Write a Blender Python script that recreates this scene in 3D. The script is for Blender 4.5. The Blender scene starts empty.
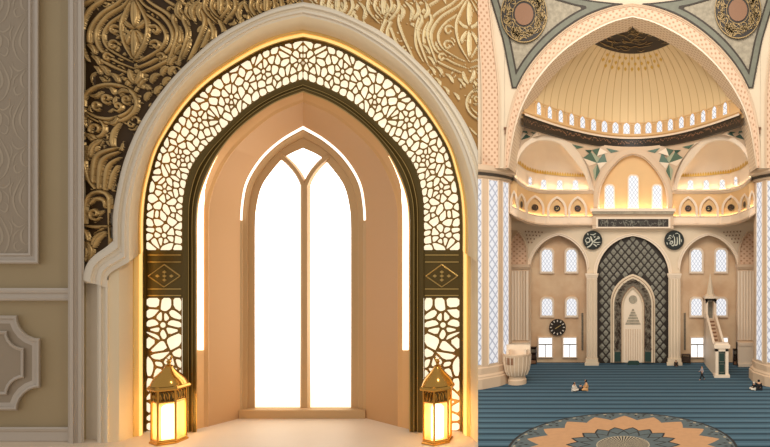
import bpy, bmesh, math, random
import numpy as np
from mathutils import Vector
from mathutils.geometry import tessellate_polygon
PI = math.pi
F = 563.0; EZ = 15.5; CX = 632.0; CY = 255.0
C = bpy.context.scene.collection
random.seed(7)

# ------------------------------------------------------------------ camera
cam_d = bpy.data.cameras.new('camera'); cam = bpy.data.objects.new('camera', cam_d); C.objects.link(cam)
cam.location = (0, 0, EZ); cam.rotation_euler = (PI/2, 0, 0)
cam_d.sensor_width = 36; cam_d.lens = 36*F/770
cam_d.shift_x = (385-CX)/770; cam_d.shift_y = (CY-223.5)/770
cam_d.clip_start = 0.05; cam_d.clip_end = 500
bpy.context.scene.camera = cam
vs = bpy.context.scene.view_settings
vs.view_transform = 'Standard'; vs.look = 'None'; vs.gamma = 1; vs.use_curve_mapping = False; vs.exposure = 0

# ------------------------------------------------------------------ materials
def lin(c):
    return tuple(((v/255)/12.92 if v <= 10 else ((v/255+0.055)/1.055)**2.4) for v in c)
def mat(name, c, rough=0.6, metal=0.0, noise=0.0, nscale=3.0, bump=0.0, emit=0.0, ecol=None, c2=None):
    m = bpy.data.materials.new(name); m.use_nodes = True
    nt = m.node_tree; b = nt.nodes['Principled BSDF']
    col = (*lin(c), 1)
    b.inputs['Base Color'].default_value = col
    b.inputs['Roughness'].default_value = rough; b.inputs['Metallic'].default_value = metal
    if noise > 0 or bump > 0 or c2:
        tc = nt.nodes.new('ShaderNodeTexCoord'); n = nt.nodes.new('ShaderNodeTexNoise')
        n.inputs['Scale'].default_value = nscale; n.inputs['Detail'].default_value = 5
        nt.links.new(tc.outputs['Object'], n.inputs['Vector'])
        if noise > 0 or c2:
            r = nt.nodes.new('ShaderNodeValToRGB')
            d = lin(c2) if c2 else tuple(v*(1-noise) for v in col[:3])
            r.color_ramp.elements[0].position = 0.35; r.color_ramp.elements[1].position = 0.65
            r.color_ramp.elements[0].color = (*d, 1); r.color_ramp.elements[1].color = col
            nt.links.new(n.outputs['Fac'], r.inputs['Fac']); nt.links.new(r.outputs['Color'], b.inputs['Base Color'])
        if bump > 0:
            bp = nt.nodes.new('ShaderNodeBump'); bp.inputs['Strength'].default_value = bump
            nt.links.new(n.outputs['Fac'], bp.inputs['Height']); nt.links.new(bp.outputs['Normal'], b.inputs['Normal'])
    if emit > 0:
        b.inputs['Emission Color'].default_value = (*(lin(ecol) if ecol else col[:3]), 1)
        b.inputs['Emission Strength'].default_value = emit
    return m
def math_node(nt, op, a, b=None, c=None):
    n = nt.nodes.new('ShaderNodeMath'); n.operation = op
    for i, v in enumerate((a, b, c)):
        if v is None: continue
        if isinstance(v, (int, float)): n.inputs[i].default_value = v
        else: nt.links.new(v, n.inputs[i])
    return n.outputs[0]
def uvxy(nt, kind='UV'):
    tc = nt.nodes.new('ShaderNodeTexCoord'); s = nt.nodes.new('ShaderNodeSeparateXYZ')
    nt.links.new(tc.outputs[kind], s.inputs[0]); return s.outputs
def pat(name, c1, c2, fn, rough=0.6, emit=0.0, kind='UV', metal=0, lo=0.4, hi=0.6):
    """two-colour procedural pattern: fn(nt, s) gives 0..1 -> ramp c1..c2"""
    m = bpy.data.materials.new(name); m.use_nodes = True; nt = m.node_tree; b = nt.nodes['Principled BSDF']
    f = fn(nt, uvxy(nt, kind))
    r = nt.nodes.new('ShaderNodeValToRGB'); r.color_ramp.elements[0].position = lo; r.color_ramp.elements[1].position = hi
    r.color_ramp.elements[0].color = (*lin(c1), 1); r.color_ramp.elements[1].color = (*lin(c2), 1)
    nt.links.new(f, r.inputs['Fac']); nt.links.new(r.outputs['Color'], b.inputs['Base Color'])
    b.inputs['Roughness'].default_value = rough; b.inputs['Metallic'].default_value = metal
    if emit > 0:
        nt.links.new(r.outputs['Color'], b.inputs['Emission Color']); b.inputs['Emission Strength'].default_value = emit
        for l in list(b.inputs['Base Color'].links): nt.links.remove(l)
        b.inputs['Base Color'].default_value = (.12, .12, .12, 1)
    return m
def dots(px, py):           # staggered drilled pattern
    def fn(nt, s):
        a = math_node(nt, 'SINE', math_node(nt, 'MULTIPLY', s[0], 2*PI/px))
        b = math_node(nt, 'SINE', math_node(nt, 'MULTIPLY', s[1], 2*PI/py))
        p = math_node(nt, 'MULTIPLY', a, b)
        return math_node(nt, 'MULTIPLY_ADD', p, 0.5, 0.5)
    return fn
def lozenge(px, py):        # thin crossing diagonal lines
    def fn(nt, s):
        u = math_node(nt, 'MULTIPLY', s[0], PI/px); v = math_node(nt, 'MULTIPLY', s[1], PI/py)
        a = math_node(nt, 'ABSOLUTE', math_node(nt, 'SINE', math_node(nt, 'ADD', u, v)))
        b = math_node(nt, 'ABSOLUTE', math_node(nt, 'SINE', math_node(nt, 'SUBTRACT', u, v)))
        return math_node(nt, 'MINIMUM', a, b)
    return fn

M = {}
# niche side
M['wall'] = mat('beige_paint', (186,168,134), 0.7, noise=0.04, nscale=2)
M['wall_low'] = M['wall']
M['trim'] = mat('cool_white_trim', (212,202,190), 0.45)
M['damask_ground'] = mat('wallpaper_ground', (176,162,144), 0.7)
M['damask'] = mat('wallpaper_pattern', (192,178,158), 0.6)
M['mould'] = mat('warm_white_moulding', (244,234,216), 0.4)
M['cove'] = mat('cream_plaster', (252,234,200), 0.5)
M['gold_glow'] = mat('glow_gold_satin', (252,216,136), 0.42, 0.1)  # gold tone stands in for warm glow along the cove edge
M['bronze_dark'] = mat('dark_bronze', (104,86,42), 0.35, 0.45)
M['bronze_line'] = mat('polished_bronze_line', (214,180,110), 0.3, 0.8)
M['screen'] = mat('lattice_bronze', (150,116,60), 0.4, 0.4)
M['peach'] = mat('peach_plaster', (212,166,116), 0.6)
M['rim'] = mat('apricot_rim', (240,190,130), 0.5)
M['surround'] = mat('tan_window_surround', (206,170,124), 0.55)
M['relief_d'] = mat('dimmed_bronze_relief', (222,188,128), 0.34, 0.45, noise=0.25, nscale=6)  # dimmer light on the left panel is put into this darker bronze
M['relief_dg'] = mat('shaded_bronze_recess', (70,50,24), 0.6, 0.2)  # shade of the carving's recesses painted as a dark colour
M['relief_l'] = mat('lit_gold_relief', (255,240,200), 0.42, 0.1)  # brighter light on the right panel is put into this paler gold
M['relief_lg'] = mat('lit_gold_ground', (184,144,88), 0.6, 0.1)
M['floor_n'] = mat('rose_cream_floor', (244,226,204), 0.5, noise=0.03)
M['backlight'] = mat('backlight_panel', (255,246,226), 0.8, emit=1.0, ecol=(255,240,208))
M['led'] = mat('led_strip', (255,250,240), 0.8, emit=2.2, ecol=(255,240,214))
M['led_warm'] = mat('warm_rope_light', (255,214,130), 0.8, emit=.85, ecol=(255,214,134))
M['old_gold'] = mat('old_gold', (168,140,92), 0.45, 0.2)
M['led_thin'] = mat('led_bead', (255,252,245), 0.8, emit=1.3, ecol=(255,248,236))
def daypane():
    m = bpy.data.materials.new('bright_window_glass'); m.use_nodes = True; nt = m.node_tree; b = nt.nodes['Principled BSDF']
    s = uvxy(nt, 'Object')
    r = nt.nodes.new('ShaderNodeValToRGB'); r.color_ramp.elements[0].color = (.50, .40, .26, 1); r.color_ramp.elements[1].color = (1, .96, .9, 1)
    r.color_ramp.elements[0].position = 0; r.color_ramp.elements[1].position = 1
    f = math_node(nt, 'DIVIDE', math_node(nt, 'SUBTRACT', s[2], 13.9), 0.9)
    nt.links.new(f, r.inputs['Fac']); nt.links.new(r.outputs['Color'], b.inputs['Emission Color'])
    b.inputs['Emission Strength'].default_value = 2.6; b.inputs['Base Color'].default_value = (.8, .8, .8, 1)
    return m
M['day'] = daypane()
M['brass'] = mat('polished_brass', (214,164,84), 0.16, 1.0)
M['lglass'] = mat('frosted_lantern_glass', (255,232,180), 0.5, emit=0.75, ecol=(255,206,128))
M['candle'] = mat('glowing_candle', (255,240,200), 0.6, emit=12.0, ecol=(255,226,166))
# hall side
M['stone'] = mat('cream_stone', (226,206,178), 0.6, noise=0.04, nscale=.4)
M['stone2'] = mat('pale_cream_stone', (238,218,194), 0.55)
M['stone3'] = mat('blush_stone', (216,188,158), 0.6)
M['ochre'] = mat('ochre_plaster', (226,186,132), 0.6, noise=0.05, nscale=.3)
M['marble'] = mat('tan_marble', (230,200,164), 0.45, c2=(212,174,136), nscale=.35)
M['lat_arch'] = pat('pierced_stone_band', (226,192,162), (188,144,112), dots(.8, .66), lo=.6, hi=.85)
M['lat_soffit'] = pat('fine_pierced_soffit', (238,216,188), (206,172,136), dots(0.8, 0.7), lo=.6, hi=.8)
M['spandrel'] = mat('grey_mosaic', (176,164,142), 0.7, noise=0.3, nscale=2.2)
M['border'] = mat('sage_border', (122,122,106), 0.6, noise=0.15, nscale=2)
M['dark_line'] = mat('dark_bronze_line', (56,46,34), 0.6)
M['dark'] = mat('black_brown_panel', (44,34,24), 0.5)
M['gold'] = mat('gold_script', (214,184,120), 0.4, 0.3)
M['silver'] = mat('silver_script', (206,206,190), 0.4, 0.2)
M['rose'] = mat('rosewood_disc', (140,100,72), 0.5)
M['teal'] = mat('sea_green_marble', (84,110,92), 0.5)
M['teal2'] = mat('dark_green_marble', (48,82,68), 0.5)
M['tealpale'] = mat('pale_sage_marble', (170,176,150), 0.5)
M['goldleaf'] = mat('gold_leaf_fringe', (214,172,78), 0.4, 0.2)
M['led_hall'] = mat('cove_light', (255,236,200), 0.8, emit=6.5, ecol=(255,230,190))
M['pane'] = pat('leaded_white_pane', (176,182,192), (250,250,254), lozenge(.5,.75), rough=.4, emit=.9, lo=.1, hi=.4)
M['pane_plain'] = mat('daylight_pane', (250,250,255), .4, emit=.95, ecol=(250,250,255))
M['pierlight'] = pat('backlit_fretwork', (166,168,182), (242,240,242), lozenge(.9,1.2), rough=.4, emit=.85, lo=.08, hi=.5)
M['grey'] = mat('silver_grey_tile', (136,132,118), 0.5, noise=0.25, nscale=3)
M['script_band'] = mat('engraved_grey_band', (128,116,98), 0.6, noise=0.45, nscale=3.5)
M['peachrug'] = mat('apricot_wool', (196,150,108), 0.95, noise=.08, nscale=2)
M['bluerug'] = mat('slate_blue_wool', (92,104,106), 0.95, noise=.15, nscale=3)
M['darkrug'] = mat('charcoal_wool', (40,38,38), 0.95)
M['palerug'] = mat('pale_wool', (176,164,140), 0.95)
M['wood'] = mat('dark_wood', (64,44,30), 0.5)
M['skin'] = mat('skin', (196,146,112), 0.6)
M['cloth_dark'] = mat('black_cloth', (24,24,28), 0.9)
M['cloth_pale'] = mat('cream_cloth', (224,214,200), 0.9)
M['cloth_tan'] = mat('tan_cloth', (214,164,112), 0.9)
M['cloth_blue'] = mat('blue_grey_cloth', (60,76,92), 0.9)
M['shirt'] = mat('pale_shirt', (176,170,176), 0.9)
M['green_door'] = mat('dark_green_panel', (34,60,52), 0.5)

def carpet():
    m = bpy.data.materials.new('blue_prayer_carpet'); m.use_nodes = True; nt = m.node_tree; b = nt.nodes['Principled BSDF']
    s = uvxy(nt, 'Object')
    fr = math_node(nt, 'FRACT', math_node(nt, 'DIVIDE', s[1], 1.62))
    r = nt.nodes.new('ShaderNodeValToRGB'); e = r.color_ramp.elements
    e[0].position = 0; e[0].color = (*lin((38,54,66)), 1); e[1].position = 1; e[1].color = (*lin((70,98,114)), 1)
    for p, c in ((.2, (44,62,74)), (.27, (76,104,120)), (.62, (90,120,136)), (.7, (70,98,114)), (.98, (74,102,118))):
        x = e.new(p); x.color = (*lin(c), 1)
    nt.links.new(fr, r.inputs['Fac'])
    n = nt.nodes.new('ShaderNodeTexNoise'); n.inputs['Scale'].default_value = 1.2; n.inputs['Detail'].default_value = 6
    mx = nt.nodes.new('ShaderNodeMixRGB'); mx.blend_type = 'MULTIPLY'; mx.inputs['Fac'].default_value = .12
    nt.links.new(r.outputs['Color'], mx.inputs[1]); nt.links.new(n.outputs['Color'], mx.inputs[2])
    nt.links.new(mx.outputs[0], b.inputs['Base Color']); b.inputs['Roughness'].default_value = .9
    b.inputs['Specular IOR Level'].default_value = .15
    return m
M['carpet'] = carpet()
def dome_mat():
    m = bpy.data.materials.new('gored_dome_plaster'); m.use_nodes = True; nt = m.node_tree; b = nt.nodes['Principled BSDF']
    s = uvxy(nt, 'UV')     # u: 0..36 gores, v: 0..1 height
    zig = math_node(nt, 'PINGPONG', math_node(nt, 'MULTIPLY', s[1], 5.0), 0.5)
    amp = math_node(nt, 'MULTIPLY', zig, math_node(nt, 'SMOOTH_MAX', math_node(nt, 'SUBTRACT', s[1], .35), 0.0, 0.02))
    u1 = math_node(nt, 'ABSOLUTE', math_node(nt, 'SUBTRACT', math_node(nt, 'FRACT', math_node(nt, 'ADD', s[0], amp)), .5))
    u2 = math_node(nt, 'ABSOLUTE', math_node(nt, 'SUBTRACT', math_node(nt, 'FRACT', math_node(nt, 'SUBTRACT', s[0], amp)), .5))
    mn = math_node(nt, 'MINIMUM', u1, u2)
    r = nt.nodes.new('ShaderNodeValToRGB'); r.color_ramp.elements[0].position = .01; r.color_ramp.elements[1].position = .05
    r.color_ramp.elements[0].color = (*lin((190,150,100)), 1); r.color_ramp.elements[1].color = (*lin((236,208,160)), 1)
    nt.links.new(mn, r.inputs['Fac']); nt.links.new(r.outputs['Color'], b.inputs['Base Color'])
    b.inputs['Roughness'].default_value = .6
    return m
M['dome'] = dome_mat()

# ------------------------------------------------------------------ mesh helpers
def P(x, y, D): return Vector(((x-CX)*D/F, D, EZ+(CY-y)*D/F))
def dv(D, x): return D(x) if callable(D) else D
class MB:
    def __init__(s): s.v = []; s.f = []; s.uv = {}; s.mi = []; s.cur = 0
    def add(s, pts):
        b = len(s.v); s.v.extend(Vector(p) for p in pts); return b
    def face(s, idx): s.f.append(tuple(idx)); s.mi.append(s.cur)
    def poly(s, pts):
        b = s.add(pts); s.face(range(b, b+len(pts))); return s
    def grid(s, rows, closed=False, uvs=None):
        n = len(rows[0]); b = s.add([p for r in rows for p in r])
        if uvs:
            for i, r in enumerate(uvs):
                for j, q in enumerate(r): s.uv[b+i*n+j] = q
        for i in range(len(rows)-1):
            for j in range(n if closed else n-1):
                k = (j+1) % n
                s.face((b+i*n+j, b+i*n+k, b+(i+1)*n+k, b+(i+1)*n+j))
        return s
    def box(s, x0, x1, y0, y1, z0, z1):
        b = s.add([(x, y, z) for x in (x0, x1) for y in (y0, y1) for z in (z0, z1)])
        for q in ((0,1,3,2),(4,6,7,5),(0,4,5,1),(2,3,7,6),(0,2,6,4),(1,5,7,3)): s.face([b+i for i in q])
        return s
    def pbox(s, x0, x1, y0, y1, D, t):      # pixel box on the plane at depth D, t metres deep, world-straight
        a = P(x0, y1, D); c = P(x1, y0, D); return s.box(a.x, c.x, D, D+t, a.z, c.z)
    def prism(s, loops, D, t, front_only=False):
        loops = [list(l) for l in loops]
        flat = [q for l in loops for q in l]
        tri = tessellate_polygon([[Vector((q[0], q[1], 0)) for q in l] for l in loops])
        fr = [P(q[0], q[1], dv(D, q[0])) for q in flat]
        b = s.add(fr)
        for tr in tri: s.face([b+i for i in tr])
        if front_only: return s
        b2 = s.add([p+Vector((0, t, 0)) for p in fr]); o = 0
        for tr in tri: s.face([b2+i for i in reversed(tr)])
        for l in loops:
            n = len(l)
            for i in range(n):
                j = (i+1) % n
                s.face((b+o+i, b+o+j, b2+o+j, b2+o+i))
            o += n
        return s
    def strip(s, xs, top, bot, D, t=0):
        r0 = [P(x, top(x) if callable(top) else top, dv(D, x)) for x in xs]
        r1 = [P(x, bot(x) if callable(bot) else bot, dv(D, x)) for x in xs]
        L = [0]
        for i in range(1, len(xs)): L.append(L[-1]+(r0[i]-r0[i-1]).length)
        if t:
            bk = Vector((0, t, 0)); s.grid([r0, r1, [p+bk for p in r1], [p+bk for p in r0], r0])
        else: s.grid([r0, r1], uvs=[[(l, p.z) for l, p in zip(L, r0)], [(l, p.z) for l, p in zip(L, r1)]])
        return s
    def loft(s, curves, closed=False):
        rows = [list(c) for c in curves]; n = len(rows[0]); V = [0]*n; uvs = []
        for i, r in enumerate(rows):
            if i: V = [V[j]+(r[j]-rows[i-1][j]).length for j in range(n)]
            if i == 0:
                U = [0]
                for j in range(1, n): U.append(U[-1]+(r[j]-r[j-1]).length)
            uvs.append([(U[j], V[j]) for j in range(n)])
        return s.grid(rows, closed, uvs)
    def tube(s, pts, r, n=6, caps=True):
        pts = [Vector(p) for p in pts]; rows = []
        for i, p in enumerate(pts):
            d = (pts[min(i+1, len(pts)-1)]-pts[max(i-1, 0)]).normalized()
            a = Vector((0, 0, 1)) if abs(d.z) < .9 else Vector((0, 1, 0))
            u = d.cross(a).normalized(); w = d.cross(u)
            rr = r[i] if isinstance(r, (list, tuple)) else r
            rows.append([p+u*math.cos(2*PI*k/n)*rr+w*math.sin(2*PI*k/n)*rr for k in range(n)])
        b = len(s.v); s.grid(rows, True)
        if caps: s.face(range(b, b+n)); s.face(range(b+(len(pts)-1)*n, b+len(pts)*n))
        return s
    def lathe(s, c, prof, n=24, a0=0, a1=2*PI):
        full = abs(a1-a0-2*PI) < 1e-6; m = n if full else n+1; rows = []
        for r, z in prof: rows.append([(c[0]+r*math.cos(a0+(a1-a0)*k/n), c[1]+r*math.sin(a0+(a1-a0)*k/n), c[2]+z) for k in range(m)])
        uvs = [[(r_*(a0+(a1-a0)*k/n)*1.0 if 0 else prof[0][0]*(a0+(a1-a0)*k/n), z) for k in range(m)] for r_, z in prof]
        s.grid(rows, full, uvs); return s
    def build(s, name, m, parent=None, smooth=35, fix=True):
        me = bpy.data.meshes.new(name); me.from_pydata([tuple(v) for v in s.v], [], s.f)
        ms = m if isinstance(m, (list, tuple)) else [m]
        for q in ms: me.materials.append(q if not isinstance(q, str) else M[q])
        uvl = me.uv_layers.new(name='uv')
        lv = np.zeros(len(me.loops), dtype=np.int32); me.loops.foreach_get('vertex_index', lv)
        co = np.array([s.uv.get(i, (v.x, v.z)) for i, v in enumerate(s.v)], dtype=np.float32)
        uvl.data.foreach_set('uv', co[lv].ravel())
        if len(ms) > 1: me.polygons.foreach_set('material_index', s.mi)
        if fix:
            bm = bmesh.new(); bm.from_mesh(me); bmesh.ops.recalc_face_normals(bm, faces=bm.faces); bm.to_mesh(me); bm.free()
        if smooth:
            me.polygons.foreach_set('use_smooth', [True]*len(me.polygons)); me.set_sharp_from_angle(angle=math.radians(smooth))
        me.update()
        o = bpy.data.objects.new(name, me); C.objects.link(o)
        if parent:
            o.parent = parent; o.matrix_parent_inverse = parent.matrix_basis.inverted()
        return o
def tag(o, label=None, cat=None, group=None, kind=None):
    for k, v in (('label', label), ('category', cat), ('group', group), ('kind', kind)):
        if v: o[k] = v
    return o
def empty(name, loc, label=None, cat=None, group=None, kind=None):
    o = bpy.data.objects.new(name, None); C.objects.link(o); o.location = loc; o.empty_display_size = .1
    return tag(o, label, cat, group, kind)
def interp(pts, n):     # catmull-rom through points, n samples
    pts = [np.array(p, float) for p in pts]; out = []; m = len(pts)-1
    for i in range(n):
        t = i/(n-1)*m; k = min(int(t), m-1); f = t-k
        p0 = pts[max(k-1, 0)]; p1 = pts[k]; p2 = pts[k+1]; p3 = pts[min(k+2, m)]
        out.append(.5*((2*p1)+(-p0+p2)*f+(2*p0-5*p1+4*p2-p3)*f*f+(-p0+3*p1-3*p2+p3)*f**3))
    return [tuple(q) for q in out]
def resamp(pts, n):
    pts = np.array(pts, float); d = np.r_[0, np.cumsum(np.hypot(*(np.diff(pts, axis=0).T)))]
    t = np.linspace(0, d[-1], n); return list(zip(np.interp(t, d, pts[:, 0]), np.interp(t, d, pts[:, 1])))
def half(cp, n=40): return resamp(interp(cp, 160), n)      # (dx, y) from apex down
def arch(cp, cx, ybot, n=40, xmax=None):                   # full outline left-bottom -> apex -> right-bottom
    h = half(cp, n); h = h+[(h[-1][0], ybot)] if ybot is not None and abs(ybot-h[-1][1]) > .01 else h
    o = [(cx-x, y) for x, y in reversed(h)]+[(cx+x, y) for x, y in h[1:]]
    if xmax: o = [(min(x, xmax), y) for x, y in o]
    return o
def at(curve, D): return [P(x, y, dv(D, x)) for x, y in curve]
def pointed(w, hgt, k=1.25, n=14):                         # pointed arch half outline, apex first: (dx, dy below apex)
    out = []
    R = (w*w+hgt*hgt)/(2*w)
    for i in range(n+1):
        y = hgt*i/n; yy = hgt-y
        x = (w-R)+math.sqrt(max(R*R-yy*yy, 0)); out.append((x, y))
    return out
def arch_poly(cx, yt, yb, w, hgt):                         # closed polygon of a pointed opening
    h = pointed(w, hgt)
    return [(cx-w, yb)]+[(cx-x, yt+y) for x, y in reversed(h)]+[(cx+x, yt+y) for x, y in h[1:]]+[(cx+w, yb)]

# ================================================================== NICHE SIDE
DW = 5.0; XE = 478.0; NX = 303.0
O_ = [(0,2),(28,8),(58,21),(79,32),(100,48),(133,81),(161,120),(178,158),(186,190),(190,215),(190,241)]
G_ = [(0,16),(30,23),(58,35),(98,63),(128,94),(150,130),(164,165),(171,195),(174,220),(174,262)]
L_ = [(0,38),(26,44),(53,56),(92,81),(119,108),(143,145),(152,172),(157,195),(159,222),(159,251)]
M_ = [(0,81),(26,91),(53,107),(84,136),(101,154),(112,172),(118,198),(119,222),(119,251)]
N_ = [(0,92),(30,104),(62,127),(83,151),(97,178),(104,200),(106,222),(106,251)]
P_ = [(0,99),(30,112),(58,134),(78,156),(91,181),(98,205),(99,225),(99,251)]
Q_ = [(0,126),(22,139),(42,157),(57,181),(62,205),(63,230)]
R_ = [(0,148),(18,157),(32,172),(42,188),(47,210),(48,230)]
Oc = half(O_, 41); Gc = half(G_, 41); Lc = half(L_, 41); Mc = half(M_, 41); Nc = half(N_, 41); Pc = half(P_, 41); Qc = half(Q_, 41); Rc = half(R_, 41)
def full(h, ybot=None, cx=NX, clamp=True):
    h = list(h)+([(h[-1][0], ybot)] if ybot else [])
    o = [(cx-x, y) for x, y in reversed(h)]+[(cx+x, y) for x, y in h[1:]]
    return [(min(x, XE), y) for x, y in o] if clamp else o
def mixc(a, b, t): return [((1-t)*p[0]+t*q[0], (1-t)*p[1]+t*q[1]) for p, q in zip(a, b)]
def lift(c, D): return [P(x, y, D) for x, y in c]
yb = lambda D: CY+186*DW/D      # floor line of the niche floor at depth D

# --- floor slab (L-shaped gallery floor the camera stands on)
FZ = EZ-186*DW/F
mb = MB()
edge = [P(XE, 441, DW).x, P(XE, 447, 4.844).x]
ft = [(-8, -1.5), (3, -1.5), (3, 4.6), ((XE-CX)*4.6/F, 4.6), ((XE-CX)*6.2/F, 6.2), (-8, 6.2)]
b = mb.add([(x, y, FZ) for x, y in ft]); b2 = mb.add([(x, y, FZ-.35) for x, y in ft])
mb.face(range(b, b+6)); mb.face(range(b2, b2+6))
for i in range(6): mb.face((b+i, b+(i+1) % 6, b2+(i+1) % 6, b2+i))
tag(mb.build('floor', 'floor_n', smooth=0), 'rose cream floor of the niche with two lanterns on it', 'floor', kind='structure')

# --- left wall (flat, beige) with panels
mb = MB(); mb.pbox(-140, 84, -60, 441, 5.03, .25)
tag(mb.build('wall_left', 'wall', smooth=0), 'beige wall with framed panels beside the arch', 'wall', kind='structure')
# wall core behind the reliefs, pierced by the niche
hole = [(x, y) for x, y in full(mixc(Oc, Gc, .5), 443)]
mb = MB(); outer = [(84, 443), (84, -60), (XE-.5, -60), (XE-.5, 60)]
lx = [q for q in hole if q[0] < XE-3]
mb.prism([[(83.5, 443), (83.5, -60), (XE-.4, -60), (XE-.4, 170)]+[q for q in reversed(lx)]], 5.06, .25, front_only=True)
mb.poly([P(XE-.3, -60, 5.0), P(XE-.3, 441, 5.0), P(XE-1.5, 410, 6.2), P(XE-1.5, -60, 6.2)])
tag(mb.build('wall_front', 'mould', smooth=0), 'cream wall core around the arched niche', 'wall', kind='structure')
# wall top: closes above/behind
mb = MB(); mb.poly([P(84, -60, 5.06), P(XE-1, -60, 5.06), P(XE-1, -60, 6.2), P(84, -60, 6.2)]); mb.poly([P(84, -60, 6.2), P(XE-1.5, -60, 6.2), P(XE-1.5, 410, 6.2), P(84, 410, 6.2)])
tag(mb.build('wall_back', 'wall', smooth=0), None, None, kind='structure')

def frame_loft(name, outl, widths_depths, m, D0, parent=None):
    """profiled picture-frame: outline px polygon (closed), inset steps [(inset_px, dD)]"""
    mb = MB(); rows = []
    cxm = sum(p[0] for p in outl)/len(outl); n = len(outl)
    def inset(d):
        out = []
        for i in range(n):
            p0 = np.array(outl[i-1]); p1 = np.array(outl[i]); p2 = np.array(outl[(i+1) % n])
            a = p1-p0; c = p2-p1; a = a/np.hypot(*a); c = c/np.hypot(*c)
            na = np.array([-a[1], a[0]]); nc = np.array([-c[1], c[0]]); bb = na+nc; bb = bb/max(np.dot(bb, na), .3)
            out.append(tuple(p1+bb*d))
        return out
    for d, dd in widths_depths: rows.append([P(x, y, D0+dd) for x, y in inset(d)])
    mb.grid(rows, True); return mb.build(name, m, parent, smooth=30), inset
mould_prof = [(0,0),(0,-.03),(1.5,-.055),(3.5,-.05),(4.5,-.02),(7.5,-.015),(9,-.035),(10.5,-.03),(11,0)]
# upper damask panel
t = empty('wall_panel', P(0, 262, 5.02), 'framed upper wall panel with tone-on-tone damask pattern', 'wall panel')
mb = MB(); mb.pbox(-104, 30, -60, 256, 5.02, .02); mb.build('panel_field', 'damask_ground', t, smooth=0)
frame_loft('panel_frame', [(-115,-66),(39,-66),(39,264),(-115,264)], mould_prof, 'trim', 5.03, t)
# damask ribbons (thin raised pattern)
def ribbon(mb, pts, w, D, th=.0):
    pts = np.array(pts, float); n = len(pts); a = []; c = []
    for i in range(n):
        d = pts[min(i+1, n-1)]-pts[max(i-1, 0)]; d = d/max(np.hypot(*d), 1e-6); nn = np.array([-d[1], d[0]])
        ww = w[i] if isinstance(w, (list, np.ndarray)) else w
        a.append(P(*(pts[i]+nn*ww/2), D)); c.append(P(*(pts[i]-nn*ww/2), D))
    mb.grid([a, c])
def taper(n, w, p=1.0): return [max(.15, w*max(0.0, math.sin(PI*i/(n-1)))**p) for i in range(n)]
mb = MB()
for row in range(-1, 4):
    for colx in (-4, 13+17-4+0):
        cy0 = 10+row*78+(39 if colx > 0 else 0)
        for sgn in (-1, 1):
            def L(pts, w, n=14): ribbon(mb, [(colx+sgn*x, cy0+y) for x, y in interp(pts, n)], taper(n, w), 5.018)
            L([(0,-34),(8,-20),(13,-6),(9,8),(0,16)], 2.2); L([(0,-24),(5,-14),(6,-4),(0,6)], 2.6); L([(0,18),(7,22),(13,18),(14,12)], 1.8)
            L([(0,20),(5,28),(4,36),(0,40)], 2.4); L([(2,-36),(9,-32),(12,-38),(8,-42)], 1.8); L([(14,-6),(16,-16),(12,-24)], 1.6); L([(6,24),(12,30),(13,38)], 1.6)
mb.v = [Vector((min(v.x, P(29, 0, 5.018).x), v.y, v.z)) for v in mb.v]
for i, v in enumerate(mb.v):
    if v.z < P(0, 254, 5.018).z: v.z = P(0, 254, 5.018).z
mb.build('damask_pattern', 'damask', t, smooth=0)
# chair rail
mb = MB(); rows = []
for y, d in ((288,5.03),(288,4.99),(290,4.975),(292.5,4.98),(293.5,5.0),(297,4.995),(298.5,4.98),(300.5,4.99),(300.5,5.03)):
    rows.append([P(-140, y, d), P(69, y, d)])
mb.grid(rows); tag(mb.build('trim_1', 'trim', smooth=20), 'white chair rail across the beige wall', 'chair rail', kind='structure')
# wainscot panel with concave corners
def notched(x0, x1, y0, y1, r, n=7):
    pts = []
    for cx, cy, a0 in ((x1, y0, PI), (x1, y1, -PI/2), (x0, y1, 0), (x0, y0, PI/2)):
        for k in range(n):
            a = a0-PI/2*k/(n-1) if 0 else a0-(PI/2)*k/(n-1)
            pts.append((cx+r*math.cos(a), cy+r*math.sin(a)))
    return pts
t = empty('wall_panel', P(0, 411, 5.02), 'lower wall panel with concave notched corners in double moulding', 'wall panel')
prof2 = [(0,.0),(0,-.03),(1.5,-.05),(3,-.045),(4,-.015),(7,-.01),(8,-.01)]
no = notched(-90, 40, 315.5, 410.5, 23)
frame_loft('outer_moulding', no, prof2, 'trim', 5.03, t)
ni = notched(-74, 24, 331, 395, 17)
frame_loft('inner_moulding', ni, [(0,.0),(0,-.025),(1.2,-.04),(2.5,-.03),(3.5,-.008)], 'trim', 5.03, t)
mb = MB(); mb.prism([no], 5.022, .008); mb.build('panel_field', 'damask_ground', t, smooth=0)
# baseboard
mb = MB(); rows = []
for y, d in ((427,5.03),(427,5.0),(429,4.985),(431,4.99),(432,5.0),(440,4.99),(441,4.99)):
    rows.append([P(-140, y, d), P(69, y, d)])
mb.grid(rows); tag(mb.build('baseboard_left', 'trim', smooth=20), 'white baseboard under the notched wall panel', 'baseboard', kind='structure')
# tall vertical trim
mb = MB(); rows = []
for x, d in ((68,5.03),(68,4.95),(70,4.93),(73,4.93),(74,4.955),(77,4.96),(78,4.945),(81.5,4.94),(82.5,4.955),(84,4.96),(84,5.06)):
    q = P(x, -60, d); rows.append([q, Vector((q.x, d, FZ))])
mb.grid(rows); tag(mb.build('trim_2', 'trim', smooth=20), 'tall fluted white trim beside the carved panel', 'trim', kind='structure')

# --- arch moulding (grey-white profiled band with a cusp at each foot)
t = empty('niche_arch', P(NX, 441, 5.2), 'large pointed niche arch with glowing pierced bronze lattice band and cream moulding', 'arch')
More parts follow.
